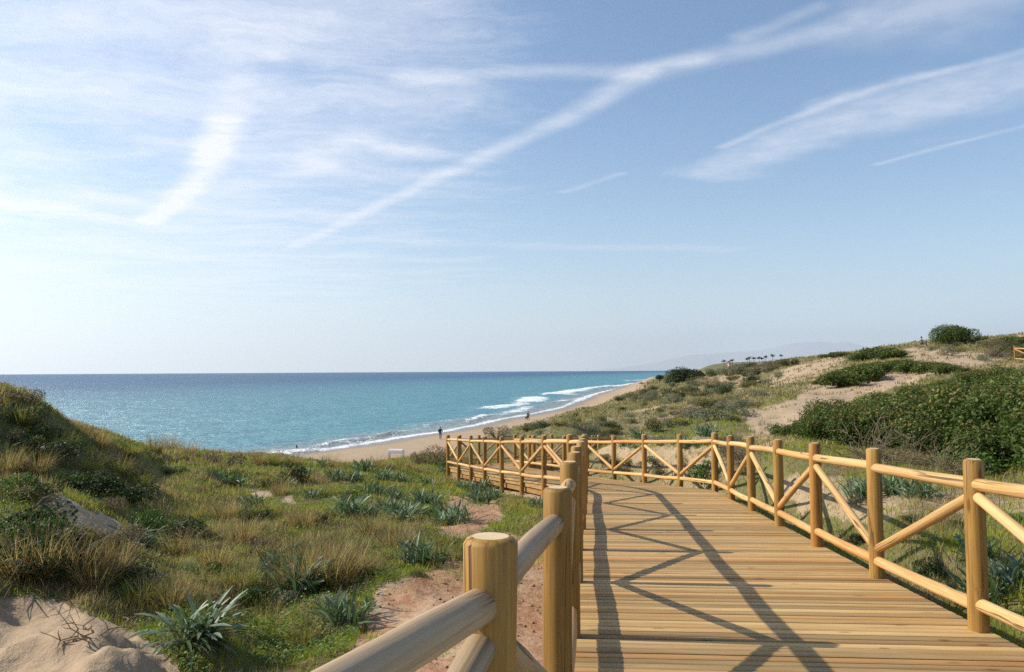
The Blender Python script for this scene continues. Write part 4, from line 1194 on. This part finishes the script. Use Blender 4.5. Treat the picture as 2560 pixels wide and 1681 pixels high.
for i, (px, py, s) in enumerate(((60, 1420, 1.0), (160, 1430, 0.9), (260, 1450, 0.8), (100, 1390, 0.8))):
    one('cushion_shrub', CUSH['dark' if i % 2 else 'olive'][i % 2], px, py, s, 0.7, ('dark' if i % 2 else 'olive') + ' scrub bush at the edge of the near sand, ' + ('leftmost', 'second from left', 'rightmost', 'highest')[i])

# dead twig bushes
def twigs(name, label, px, py, n_, L, seed, dmin=4.5, flat=0.5):
    gx, gy, gz = ground_px(px, py, dmin)
    r = np.random.default_rng(seed); paths = []
    for i in range(n_):
        p = np.array([r.normal(0, 0.15 * L), r.normal(0, 0.15 * L), -0.02]); d = np.array([r.normal(0, 1), r.normal(0, 1), abs(r.normal(flat, 0.4))]); d /= np.linalg.norm(d)
        path = [p]
        for s in range(4):
            p = p + d * L * r.uniform(0.15, 0.33); path.append(p); d = d + r.normal(0, 0.35, 3); d /= np.linalg.norm(d)
        paths.append(path)
        for b in range(2):
            q = path[r.integers(1, 4)]; e = d + r.normal(0, 0.8, 3); e /= np.linalg.norm(e)
            paths.append([q, q + e * L * 0.18, q + e * L * 0.32 + r.normal(0, 0.05, 3) * L])
    V, F, T = tubes(paths, 0.006, 0.0025, np.array([0.34, 0.26, 0.20]))
    tag(link(name, mesh_np(name, V, F, M_grass, T), None, (gx, gy, gz)), label, 'twigs')
twigs('twig_bush', 'dead grey twig bush in front of the dark thicket', 2185, 1150, 60, 1.0, 1)
twigs('twig_bush', 'dead twig bush on the bank behind the bend of the railing', 1850, 1150, 50, 0.8, 2, 15.5)
twigs('twig_bush', 'tangle of dry twigs on the ledge at the left edge', 90, 1395, 26, 0.7, 3)
twigs('twig_bush', 'loose dry twigs beside the ledge strap-leaved plant', 470, 1390, 26, 0.6, 4)
twigs('twig_bush', 'dry twig bush right of the silvery cushion plant', 2360, 1180, 40, 0.7, 5)
twigs('twig_bush', 'few dry twigs lying on the near sand', 215, 1590, 8, 0.3, 6, flat=0.2)

# ------------------------------------------------------------------ trees
def tree(name, label, px, py, d, wid, hgt, trunk_h, seed, lean=0.0, nleaf=9000, ls=0.22, cols=MASTIC, flat=1.0):
    gx, gy, gz = ground_px(px, py, d * 0.75, d * 1.4)
    root = link(name, None, None, (gx, gy, gz - 0.1)); tag(root, label, 'tree')
    r = np.random.default_rng(seed)
    paths = [[np.array([0, 0, -0.2]), np.array([lean * 0.3, 0, trunk_h * 0.6]), np.array([lean * 0.7, 0, trunk_h + hgt * 0.3])]]
    V, F, T = tubes(paths, 0.05 * wid + 0.05, 0.03 * wid, np.array([0.16, 0.11, 0.075]), 8)
    tk = link('trunk', mesh_np('trunk', V, F, M_bark, T), root)
    for i in range(7):
        a = r.uniform(0, 6.28)
        e = np.array([math.cos(a) * wid * 0.33 + lean, math.sin(a) * wid * 0.33, trunk_h + hgt * r.uniform(0.25, 0.65)])
        v, f, t = tubes([[np.array([lean * 0.35, 0, trunk_h * 0.7]), e * 0.55 + np.array([0, 0, trunk_h * 0.35]), e]], 0.02 * wid, 0.008 * wid, np.array([0.16, 0.11, 0.075]), 6)
        link('branch', mesh_np('branch', v, f, M_bark, t), tk)
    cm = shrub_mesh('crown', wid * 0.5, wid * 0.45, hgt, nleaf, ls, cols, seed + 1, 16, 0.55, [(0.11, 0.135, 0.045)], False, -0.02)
    link('crown', cm, root, (lean, 0, trunk_h))
    return root
tree('lone_tree', 'rounded dense evergreen tree standing alone on the dune skyline', 2385, 860, 86, 6.7, 3.0, 0.15, 401, 0.0, 18000, 0.17)
tree('beach_tree', 'small windswept tree leaning over the end of the beach', 1648, 959, 330, 4.4, 2.1, 1.7, 402, 0.5, 1500, 0.35, [(0.05, 0.06, 0.03), (0.075, 0.075, 0.045)])
mg = at(1718, 958, 215)
mm = shrub_mesh('hill_thicket', 6.6, 5.5, 5.6, 12000, 0.42, [(0.06, 0.08, 0.03), (0.08, 0.095, 0.04), (0.05, 0.06, 0.025)], 403, 18, 0.55)
tag(link('hill_thicket', mm, None, (mg[0], mg[1], mg[2] - 0.8)), 'large dark dome of scrub beside the end of the beach', 'thicket')

def palm_mesh(seed, H):
    r = np.random.default_rng(seed); parts = []
    for i in range(26):
        az = r.uniform(0, 6.28); ln = r.uniform(0.2, 1.5); L = 0.30 * H * r.uniform(0.8, 1.15)
        p = np.array([0, 0, H * 0.86]); d = ln; path = [p.copy()]
        for s in range(4):
            p = p + np.array([math.cos(az) * math.sin(d), math.sin(az) * math.sin(d), math.cos(d)]) * L / 4; d += 0.3; path.append(p.copy())
        sdv = np.array([-math.sin(az), math.cos(az), 0])
        V = []
        for s, q in enumerate(path):
            ww = 0.045 * H * (0.3, 1, 1.0, 0.75, 0.1)[s]; V += [q - sdv * ww - np.array([0, 0, ww * 0.6]), q, q + sdv * ww - np.array([0, 0, ww * 0.6])]
        F = []
        for s in range(4): F += [[3 * s, 3 * s + 1, 3 * s + 4, 3 * s + 3], [3 * s + 1, 3 * s + 2, 3 * s + 5, 3 * s + 4]]
        parts.append((np.array(V), np.array(F), np.tile((0.055, 0.075, 0.035), (15, 1))))
    V, F, T = join(parts)
    fr = mesh_np('crown', V, F, M_leaf, T)
    V, F, T = tubes([[np.array([0, 0, -1.0]), np.array([0.01 * H, 0, H * 0.4]), np.array([0, 0, H * 0.87])]], 0.028 * H, 0.022 * H, np.array([0.16, 0.12, 0.08]), 7)
    return fr, mesh_np('trunk', V, F, M_bark, T)
PALM = [palm_mesh(i, 8.0) for i in range(3)]
for i, (px, py) in enumerate(((1810, 921), (1823, 919), (1831, 921), (1874, 914), (1885, 912), (1898, 911), (1905, 911), (1915, 911), (1932, 909), (1953, 906), (1868, 915))):
    d = 640 if i < 3 else 560
    p = at(px, py + 2, d)
    root = link('palm_tree', None, None, (p[0], p[1], hz1(p[0], p[1])))
    root['label'] = ('leftmost palm of the three beside the reddish tower', 'palm directly behind the reddish tower', 'palm just right of the reddish tower')[i] if i < 3 else 'palm tree in the row along the distant ridge'
    root['category'] = 'palm'; root['group'] = 'distant palms'
    s = random.uniform(0.8, 1.1) * (1.0 if i < 3 else 0.85); root.scale = (s, s, s); root.rotation_euler[2] = random.uniform(0, 6)
    link('crown', PALM[i % 3][0], root); link('trunk', PALM[i % 3][1], root)
for i, (px, py, s) in enumerate(((1985, 905, 5.5), (2005, 902, 4.5), (1840, 922, 5), (1860, 920, 5), (1790, 926, 6), (1770, 928, 6))):
    p = at(px, py, 430)
    put('ridge_tree', SH_F[i % 3], p[0], p[1], None, s, 0.7, ('broad dark tree crown at the right end of the palm row', 'dark shrubby tree next to the broad crown on the ridge', 'dark scrub right below the reddish tower', 'dark scrub left of the palm row', 'dark scrub low on the ridge left of the tower', 'leftmost dark scrub on the distant ridge')[i], 'tree')

# reddish tower by the palms
tp = at(1824, 922, 600)
tower = link('tower', None, None, (tp[0], tp[1], hz1(tp[0], tp[1]) - 0.5)); tag(tower, 'small reddish tower among the first palms on the ridge', 'tower')
def boxmesh(name, sx, sy, sz, m, bev=0.0):
    bm = bmesh.new(); bmesh.ops.create_cube(bm, size=1)
    for v in bm.verts: v.co = Vector((v.co.x * sx, v.co.y * sy, (v.co.z + 0.5) * sz))
    if bev: bmesh.ops.bevel(bm, geom=bm.edges[:], offset=bev, segments=2, affect='EDGES')
    me = bpy.data.meshes.new(name); bm.to_mesh(me); bm.free(); me.materials.append(m); return me
M_terra = simple('terracotta', (0.38, 0.14, 0.09), 0.8, 2); M_cream = simple('cream_wall', (0.62, 0.5, 0.42), 0.8, 2)
link('wall', boxmesh('wall', 2.0, 2.0, 5.0, M_cream), tower); link('base_wall', boxmesh('base_wall', 2.3, 2.3, 3.0, M_terra), tower)
bm = bmesh.new(); bmesh.ops.create_cone(bm, cap_ends=True, segments=4, radius1=2.0, radius2=0.1, depth=1.4)
me = bpy.data.meshes.new('roof'); bm.to_mesh(me); bm.free(); me.materials.append(M_terra)
o = link('roof', me, tower, (0, 0, 5.7)); o.rotation_euler[2] = R(45)

# ------------------------------------------------------------------ people, dog and beach things
M_skin = simple('skin', (0.42, 0.25, 0.17), 0.6)
def skinobj(name, pts, edges, m, parent, sub=1, root=0):
    """one continuous body grown over a skeleton: pts = [(x, y, z, radius)]"""
    me = bpy.data.meshes.new(name); me.from_pydata([p[:3] for p in pts], edges, []); me.update()
    o = link(name, me, parent)
    md = o.modifiers.new('skin', 'SKIN'); md.use_smooth_shade = True
    for i, p in enumerate(pts):
        sv_ = me.skin_vertices[0].data[i]; sv_.radius = (p[3], p[3] * (p[4] if len(p) > 4 else 1)); sv_.use_root = i == root
    s = o.modifiers.new('sub', 'SUBSURF'); s.levels = sub; s.render_levels = sub
    me.materials.append(m)
    return o

def person(label, loc, rotz, top, legs, hair, stride=0.2, arm=((0.28, 0.05, 1.05), (0.27, 0.12, 0.86)), sit=False, legs_c=None):
    """facing -Y locally; 1.75 m tall"""
    root = link('person', None, None, loc); root.rotation_euler[2] = rotz; tag(root, label, 'person')
    mt, ml, mh = simple('cloth_top', top, 0.85, 8), simple('cloth_legs', legs, 0.85, 8), simple('hair', hair, 0.7)
    hipz = 0.42 if sit else 0.92
    def leg(s, st):
        if sit: return [(s * 0.10, -0.05, hipz, 0.095), (s * 0.14, -0.42, hipz + 0.12, 0.07), (s * 0.14, -0.58, 0.08, 0.045), (s * 0.14, -0.74, 0.05, 0.04)]
        return [(s * 0.10, 0, hipz - 0.05, 0.095), (s * 0.11, -st * 0.55 - 0.02, 0.50, 0.066), (s * 0.11, -st + 0.03, 0.09, 0.045), (s * 0.12, -st - 0.14, 0.035, 0.036)]
    o_ = hipz - 0.92
    P_ = [(0, 0, 0.95 + o_, 0.15, 0.75), (0, 0.0, 1.15 + o_, 0.145, 0.7), (0, 0, 1.36 + o_, 0.165, 0.62), (0, -0.01, 1.48 + o_, 0.06), (0, -0.02, 1.55 + o_, 0.062), (0, -0.03, 1.63 + o_, 0.092), (0, -0.02, 1.71 + o_, 0.072)]
    E_ = [(0, 1), (1, 2), (2, 3), (3, 4), (4, 5), (5, 6)]
    def limb(base, pts):
        i = len(P_); P_.extend(pts); E_.append((base, i)); E_.extend((i + k, i + k + 1) for k in range(len(pts) - 1))
    for s, st in ((1, stride), (-1, -stride)): limb(0, leg(s, st))
    for s, (el, ha) in zip((1, -1), (arm, arm)):
        dy = 0.10 * s * (stride > 0.05)
        limb(2, [(s * 0.20, 0, 1.39 + o_, 0.058), (s * el[0], el[1] + dy * 0.5, el[2] + o_, 0.045), (s * ha[0], -ha[1] + dy, ha[2] + o_, 0.034), (s * ha[0], -ha[1] + dy - 0.03, ha[2] - 0.10 + o_, 0.03)])
    body = skinobj('body', P_, E_, M_skin, root)
    j = [(p[0], p[1], p[2], p[3] + 0.018) + tuple(p[4:]) for p in (P_[0], P_[1], P_[2])] + [(0, -0.005, 1.45 + o_, 0.085)]
    je = [(0, 1), (1, 2), (2, 3)]
    for b in (15, 19):
        q = P_[b:b + 3]; i = len(j); j += [(p[0], p[1], p[2], p[3] + 0.016) for p in q]; je += [(2, i), (i, i + 1), (i + 1, i + 2)]
    skinobj('jacket', j, je, mt, root)
    t = [(0, 0, 0.95 + o_, 0.16, 0.78)]; te = []
    for b in (7, 11):
        q = P_[b:b + 3]; i = len(t); t += [(p[0], p[1], p[2], p[3] + 0.016) for p in q]; te += [(0, i), (i, i + 1), (i + 1, i + 2)]
    skinobj('trousers', t, te, ml, root)
    bm = bmesh.new(); bmesh.ops.create_icosphere(bm, subdivisions=2, radius=0.108)
    for v in bm.verts: v.co.z *= 1.12; v.co.y *= 1.08
    bmesh.ops.delete(bm, geom=[v for v in bm.verts if v.co.y < -0.035 and v.co.z < 0.045], context='VERTS')
    me = bpy.data.meshes.new('hair'); bm.to_mesh(me); bm.free(); me.materials.append(mh)
    link('hair', me, body, (0, -0.015, 1.66 + o_))
    bm = bmesh.new(); bmesh.ops.create_cone(bm, segments=6, radius1=0.018, radius2=0.006, depth=0.04, cap_ends=True)
    me = bpy.data.meshes.new('nose'); bm.to_mesh(me); bm.free(); me.materials.append(M_skin)
    o = link('nose', me, body, (0, -0.125, 1.63 + o_)); o.rotation_euler[0] = R(70)
    return root

def beach_spot(px, py, d=None):
    g = ground_px(px, py, 60, 900); return g
b1 = beach_spot(1101, 1099)
w1 = person('walker in a dark blue jacket with a backpack at the water edge', b1, R(168), (0.012, 0.018, 0.035), (0.11, 0.125, 0.16), (0.02, 0.015, 0.012), 0.12, ((0.30, 0.06, 1.13), (0.20, 0.14, 1.0)))
bp = link('backpack', None, None, (b1[0], b1[1], b1[2])); bp.rotation_euler[2] = R(168); tag(bp, 'dark backpack on the back of the walker at the water edge', 'backpack')
M_pack = simple('pack_cloth', (0.014, 0.02, 0.035), 0.8, 10)
bm = bmesh.new(); bmesh.ops.create_cube(bm, size=1)
for v in bm.verts: v.co = Vector((v.co.x * (0.36 if v.co.z < 0 else 0.28), v.co.y * 0.20, v.co.z * 0.52))
bmesh.ops.bevel(bm, geom=bm.edges[:], offset=0.06, segments=3, affect='EDGES')
me = bpy.data.meshes.new('pack_body'); bm.to_mesh(me); bm.free(); me.materials.append(M_pack); link('pack_body', me, bp, (0, 0.235, 1.22))
for s in (-1, 1):
    V, F, T = tubes([[np.array([s * 0.1, 0.15, 1.42]), np.array([s * 0.12, -0.02, 1.49]), np.array([s * 0.13, -0.13, 1.36]), np.array([s * 0.14, -0.02, 1.08]), np.array([s * 0.13, 0.15, 1.02])]], 0.025, 0.025, np.array([0.02, 0.02, 0.03]), 6)
    link('strap', mesh_np('strap', V, F, M_pack, T), bp)
b2 = beach_spot(1320.5, 1052)
person('walker in dark clothes with a dog farther along the beach', b2, R(200), (0.05, 0.05, 0.045), (0.012, 0.012, 0.014), (0.03, 0.02, 0.015), 0.22)

def dog(label, loc, rotz, colr):
    root = link('dog', None, None, loc); root.rotation_euler[2] = rotz; tag(root, label, 'dog')
    m = simple('dog_fur', colr, 0.8, 10)
    P_ = [(0, 0.28, 0.50, 0.095), (0, 0.0, 0.47, 0.11), (0, -0.25, 0.48, 0.135), (0, -0.40, 0.60, 0.075), (0, -0.50, 0.70, 0.08), (0, -0.60, 0.67, 0.05), (0, -0.68, 0.65, 0.032)]
    E_ = [(i, i + 1) for i in range(6)]
    def limb(b, pts):
        i = len(P_); P_.extend(pts); E_.append((b, i)); E_.extend((i + k, i + k + 1) for k in range(len(pts) - 1))
    for s in (-1, 1):
        limb(2, [(s * 0.09, -0.27, 0.36, 0.05), (s * 0.09, -0.25 + 0.06 * s, 0.20, 0.03), (s * 0.09, -0.29 + 0.1 * s, 0.03, 0.026)])
        limb(0, [(s * 0.09, 0.24, 0.40, 0.07), (s * 0.09, 0.19, 0.29, 0.045), (s * 0.09, 0.34 - 0.08 * s, 0.18, 0.026), (s * 0.09, 0.30 - 0.08 * s, 0.03, 0.026)])
        limb(4, [(s * 0.06, -0.47, 0.79, 0.028)])
    limb(0, [(0, 0.40, 0.56, 0.03), (0, 0.52, 0.68, 0.018)])
    skinobj('body', P_, E_, m, root, 1, 1)
b3 = beach_spot(1315.5, 1050.5)
dog('dark dog walking beside the walker farther along the beach', b3, R(160), (0.03, 0.018, 0.012))

b4 = ground_px(2304, 868, 60, 130)
person('person sitting on the dune crest left of the lone tree', (b4[0], b4[1], b4[2] - 0.02), R(60), (0.16, 0.12, 0.12), (0.10, 0.08, 0.08), (0.04, 0.025, 0.02), 0.0, ((0.26, 0.02, 1.12), (0.2, 0.3, 0.95)), True)
b5 = ground_px(1592, 981, 240, 700)
person('dark-clothed person sitting on the sand near the dune foot', b5, R(80), (0.02, 0.018, 0.02), (0.05, 0.03, 0.03), (0.02, 0.015, 0.01), 0.0, ((0.26, 0.02, 1.12), (0.2, 0.3, 0.95)), True)
b6 = ground_px(1613, 973, 280, 700)
person('standing dark figure where the beach meets the dune', b6, R(30), (0.03, 0.035, 0.04), (0.03, 0.03, 0.03), (0.02, 0.015, 0.01), 0.05)
b7 = ground_px(1634, 957, 400, 900)
person('tiny figure standing on the beach below the windswept tree', b7, R(10), (0.05, 0.05, 0.07), (0.06, 0.06, 0.07), (0.03, 0.02, 0.01), 0.1)

# brown straw parasols on the beach
def parasol(label, px, py, colr):
    g_ = ground_px(px, py, 260, 700)
    root = link('parasol', None, None, g_); tag(root, label, 'parasol', 'straw parasols')
    V, F, T = tubes([[np.array([0, 0, -0.3]), np.array([0, 0, 1.2]), np.array([0, 0, 2.3])]], 0.05, 0.045, np.array([0.2, 0.12, 0.08]), 8)
    link('pole', mesh_np('pole', V, F, M_bark, T), root)
    bm = bmesh.new(); bmesh.ops.create_cone(bm, segments=12, radius1=1.1, radius2=0.06, depth=0.75, cap_ends=False)
    for v in bm.verts:
        if v.co.z < 0: v.co.z += random.uniform(-0.1, 0.04)
    bmesh.ops.solidify(bm, geom=bm.faces[:], thickness=0.06)
    me = bpy.data.meshes.new('canopy'); bm.to_mesh(me); bm.free(); me.materials.append(simple('straw', colr, 0.9, 6)); link('canopy', me, root, (0, 0, 2.1))
parasol('brown straw parasol on the sand near the dune foot, left one', 1603, 970, (0.16, 0.08, 0.05))
parasol('tan straw parasol at the dune foot, right one', 1618, 968, (0.24, 0.17, 0.10))

# white bench-like slab behind the crest
g_ = ground_px(990, 1147, 50, 110)
root = link('white_slab', None, None, (g_[0], g_[1], g_[2])); tag(root, 'white slab on legs standing on the beach behind the dry bush', 'bench')
M_white = simple('white_paint', (0.78, 0.77, 0.72), 0.5, 3, 0.06)
o = link('top', boxmesh('top', 1.75, 0.8, 0.42, M_white, 0.10), root, (0, 0, 0.55))
for s in (-1, 1):
    link('leg', boxmesh('leg', 0.14, 0.7, 0.7, M_white, 0.03), root, (s * 0.76, 0, -0.05))
root.rotation_euler[2] = R(-8)

# bird at the water's edge
g_ = on_z(742, 1124, 0.05)
bird = link('bird', None, None, g_); tag(bird, 'small dark bird on the shallow water near the left', 'bird')
P_ = [(0, 0.25, 0.30, 0.04), (0, 0.10, 0.30, 0.12), (0, -0.10, 0.33, 0.12), (0, -0.22, 0.48, 0.05), (0, -0.26, 0.62, 0.06), (0, -0.36, 0.62, 0.02), (0.05, 0, 0.15, 0.03), (0.05, 0, -0.1, 0.02), (-0.05, 0, 0.15, 0.03), (-0.05, 0, -0.1, 0.02)]
skinobj('body', P_, [(0, 1), (1, 2), (2, 3), (3, 4), (4, 5), (2, 6), (6, 7), (2, 8), (8, 9)], simple('dark_feathers', (0.02, 0.02, 0.022), 0.6), bird)

# second boardwalk on the dune at the right edge, with a person leaning on it
f0 = at(2537, 890, 58)
pts = []; zs = []
for i in range(5):
    x, y = f0[0] + 0.62 * i, 58 - 1.55 * i
    pts.append((x, y)); zs.append(at(2537, 902, 58)[2] - 0.13 * i)
fence('distant wooden log railing on the dune at the right edge', pts, zs, True)
pts2 = [(x + 2.1, y + 0.9) for x, y in pts]
fence('back railing of the distant dune boardwalk at the right edge', pts2, zs, False)
deck2 = link('boardwalk', None, None, (pts[0][0], pts[0][1], zs[0])); tag(deck2, 'distant boardwalk platform on the dune at the right edge', 'boardwalk')
for k in range(62):
    t = k / 61 * 4
    i = min(3, int(t)); f = t - i
    px_ = pts[i][0] + (pts[i + 1][0] - pts[i][0]) * f + 1.05; py_ = pts[i][1] + (pts[i + 1][1] - pts[i][1]) * f + 0.45; pz_ = zs[i] + (zs[i + 1] - zs[i]) * f
    if k == 0:
        pm = boxmesh('plank', 2.2, 0.1, 0.04, M_plank)
    o = link('plank', pm, deck2, (px_ - pts[0][0], py_ - pts[0][1], pz_ - zs[0] - 0.045)); o.rotation_euler[2] = math.atan2(0.9, 2.1)
pp = at(2556, 868, 57.0)
person('person in a reddish top leaning on the distant railing at the right edge', (pts[1][0] + 0.55, pts[1][1] + 0.6, zs[1]), R(-40), (0.28, 0.09, 0.06), (0.10, 0.08, 0.08), (0.04, 0.02, 0.015), 0.0, ((0.34, -0.05, 1.15), (0.36, 0.25, 1.0)))

# ------------------------------------------------------------------ far mountains
def mountain(name, label, px0, px1, D, prof):
    xs = np.linspace(px0, px1, 80); V = []; F = []
    for i, px in enumerate(xs):
        t = (px - px0) / (px1 - px0)
        hgt = np.interp(t, np.linspace(0, 1, len(prof)), prof) * (1 + 0.5 * float(fbm(np.array([t * 14]), np.array([3.0]), 151, 5)[0]))
        b = at(px, 925, D); tz = at(px, 926 - hgt, D)[2]
        V += [(b[0], b[1] - D * 0.08, -5), (b[0], b[1] - D * 0.03, tz * 0.55), (b[0], b[1], tz), (b[0], b[1] + D * 0.1, -5)]
        if i:
            for k in range(3): F.append((4 * i - 4 + k, 4 * i + k, 4 * i + k + 1, 4 * i - 3 + k))
    me = mesh_np(name, np.array(V), np.array(F), M_mount, smooth=True)
    tag(link(name, me), label, kind='structure')
M_mount = simple('mountain_rock', (0.30, 0.30, 0.27), 0.9, 0.002, 0.3)
mountain('mountains', 'faint blue mountains far behind the dunes', 1500, 2900, 76000, [0, 14, 34, 50, 62, 66, 60, 64, 58, 62, 66, 72, 80, 70])

# sea air: thin even haze round the whole place
bm = bmesh.new(); bmesh.ops.create_cube(bm, size=1)
for v in bm.verts: v.co = Vector((v.co.x * 180000, v.co.y * 180000, -45 + (v.co.z + 0.5) * 3900))
me = bpy.data.meshes.new('haze'); bm.to_mesh(me); bm.free()
hm = bpy.data.materials.new('sea_haze'); hm.use_nodes = True; hm.node_tree.nodes.clear()
hh_ = NT(hm.node_tree); ho = hh_.n('ShaderNodeOutputMaterial')
pv = hh_.n('ShaderNodeVolumePrincipled'); pv.inputs['Color'].default_value = (0.86, 0.92, 1.0, 1); pv.inputs['Density'].default_value = 2.2e-5; pv.inputs['Anisotropy'].default_value = 0.4
hm.node_tree.links.new(pv.outputs[0], ho.inputs['Volume'])
me.materials.append(hm)
hzb = link('haze', me); tag(hzb, 'thin bright sea haze over the water', 'haze', kind='stuff')
print('planks', cnt[0], 'thicket', len(got))
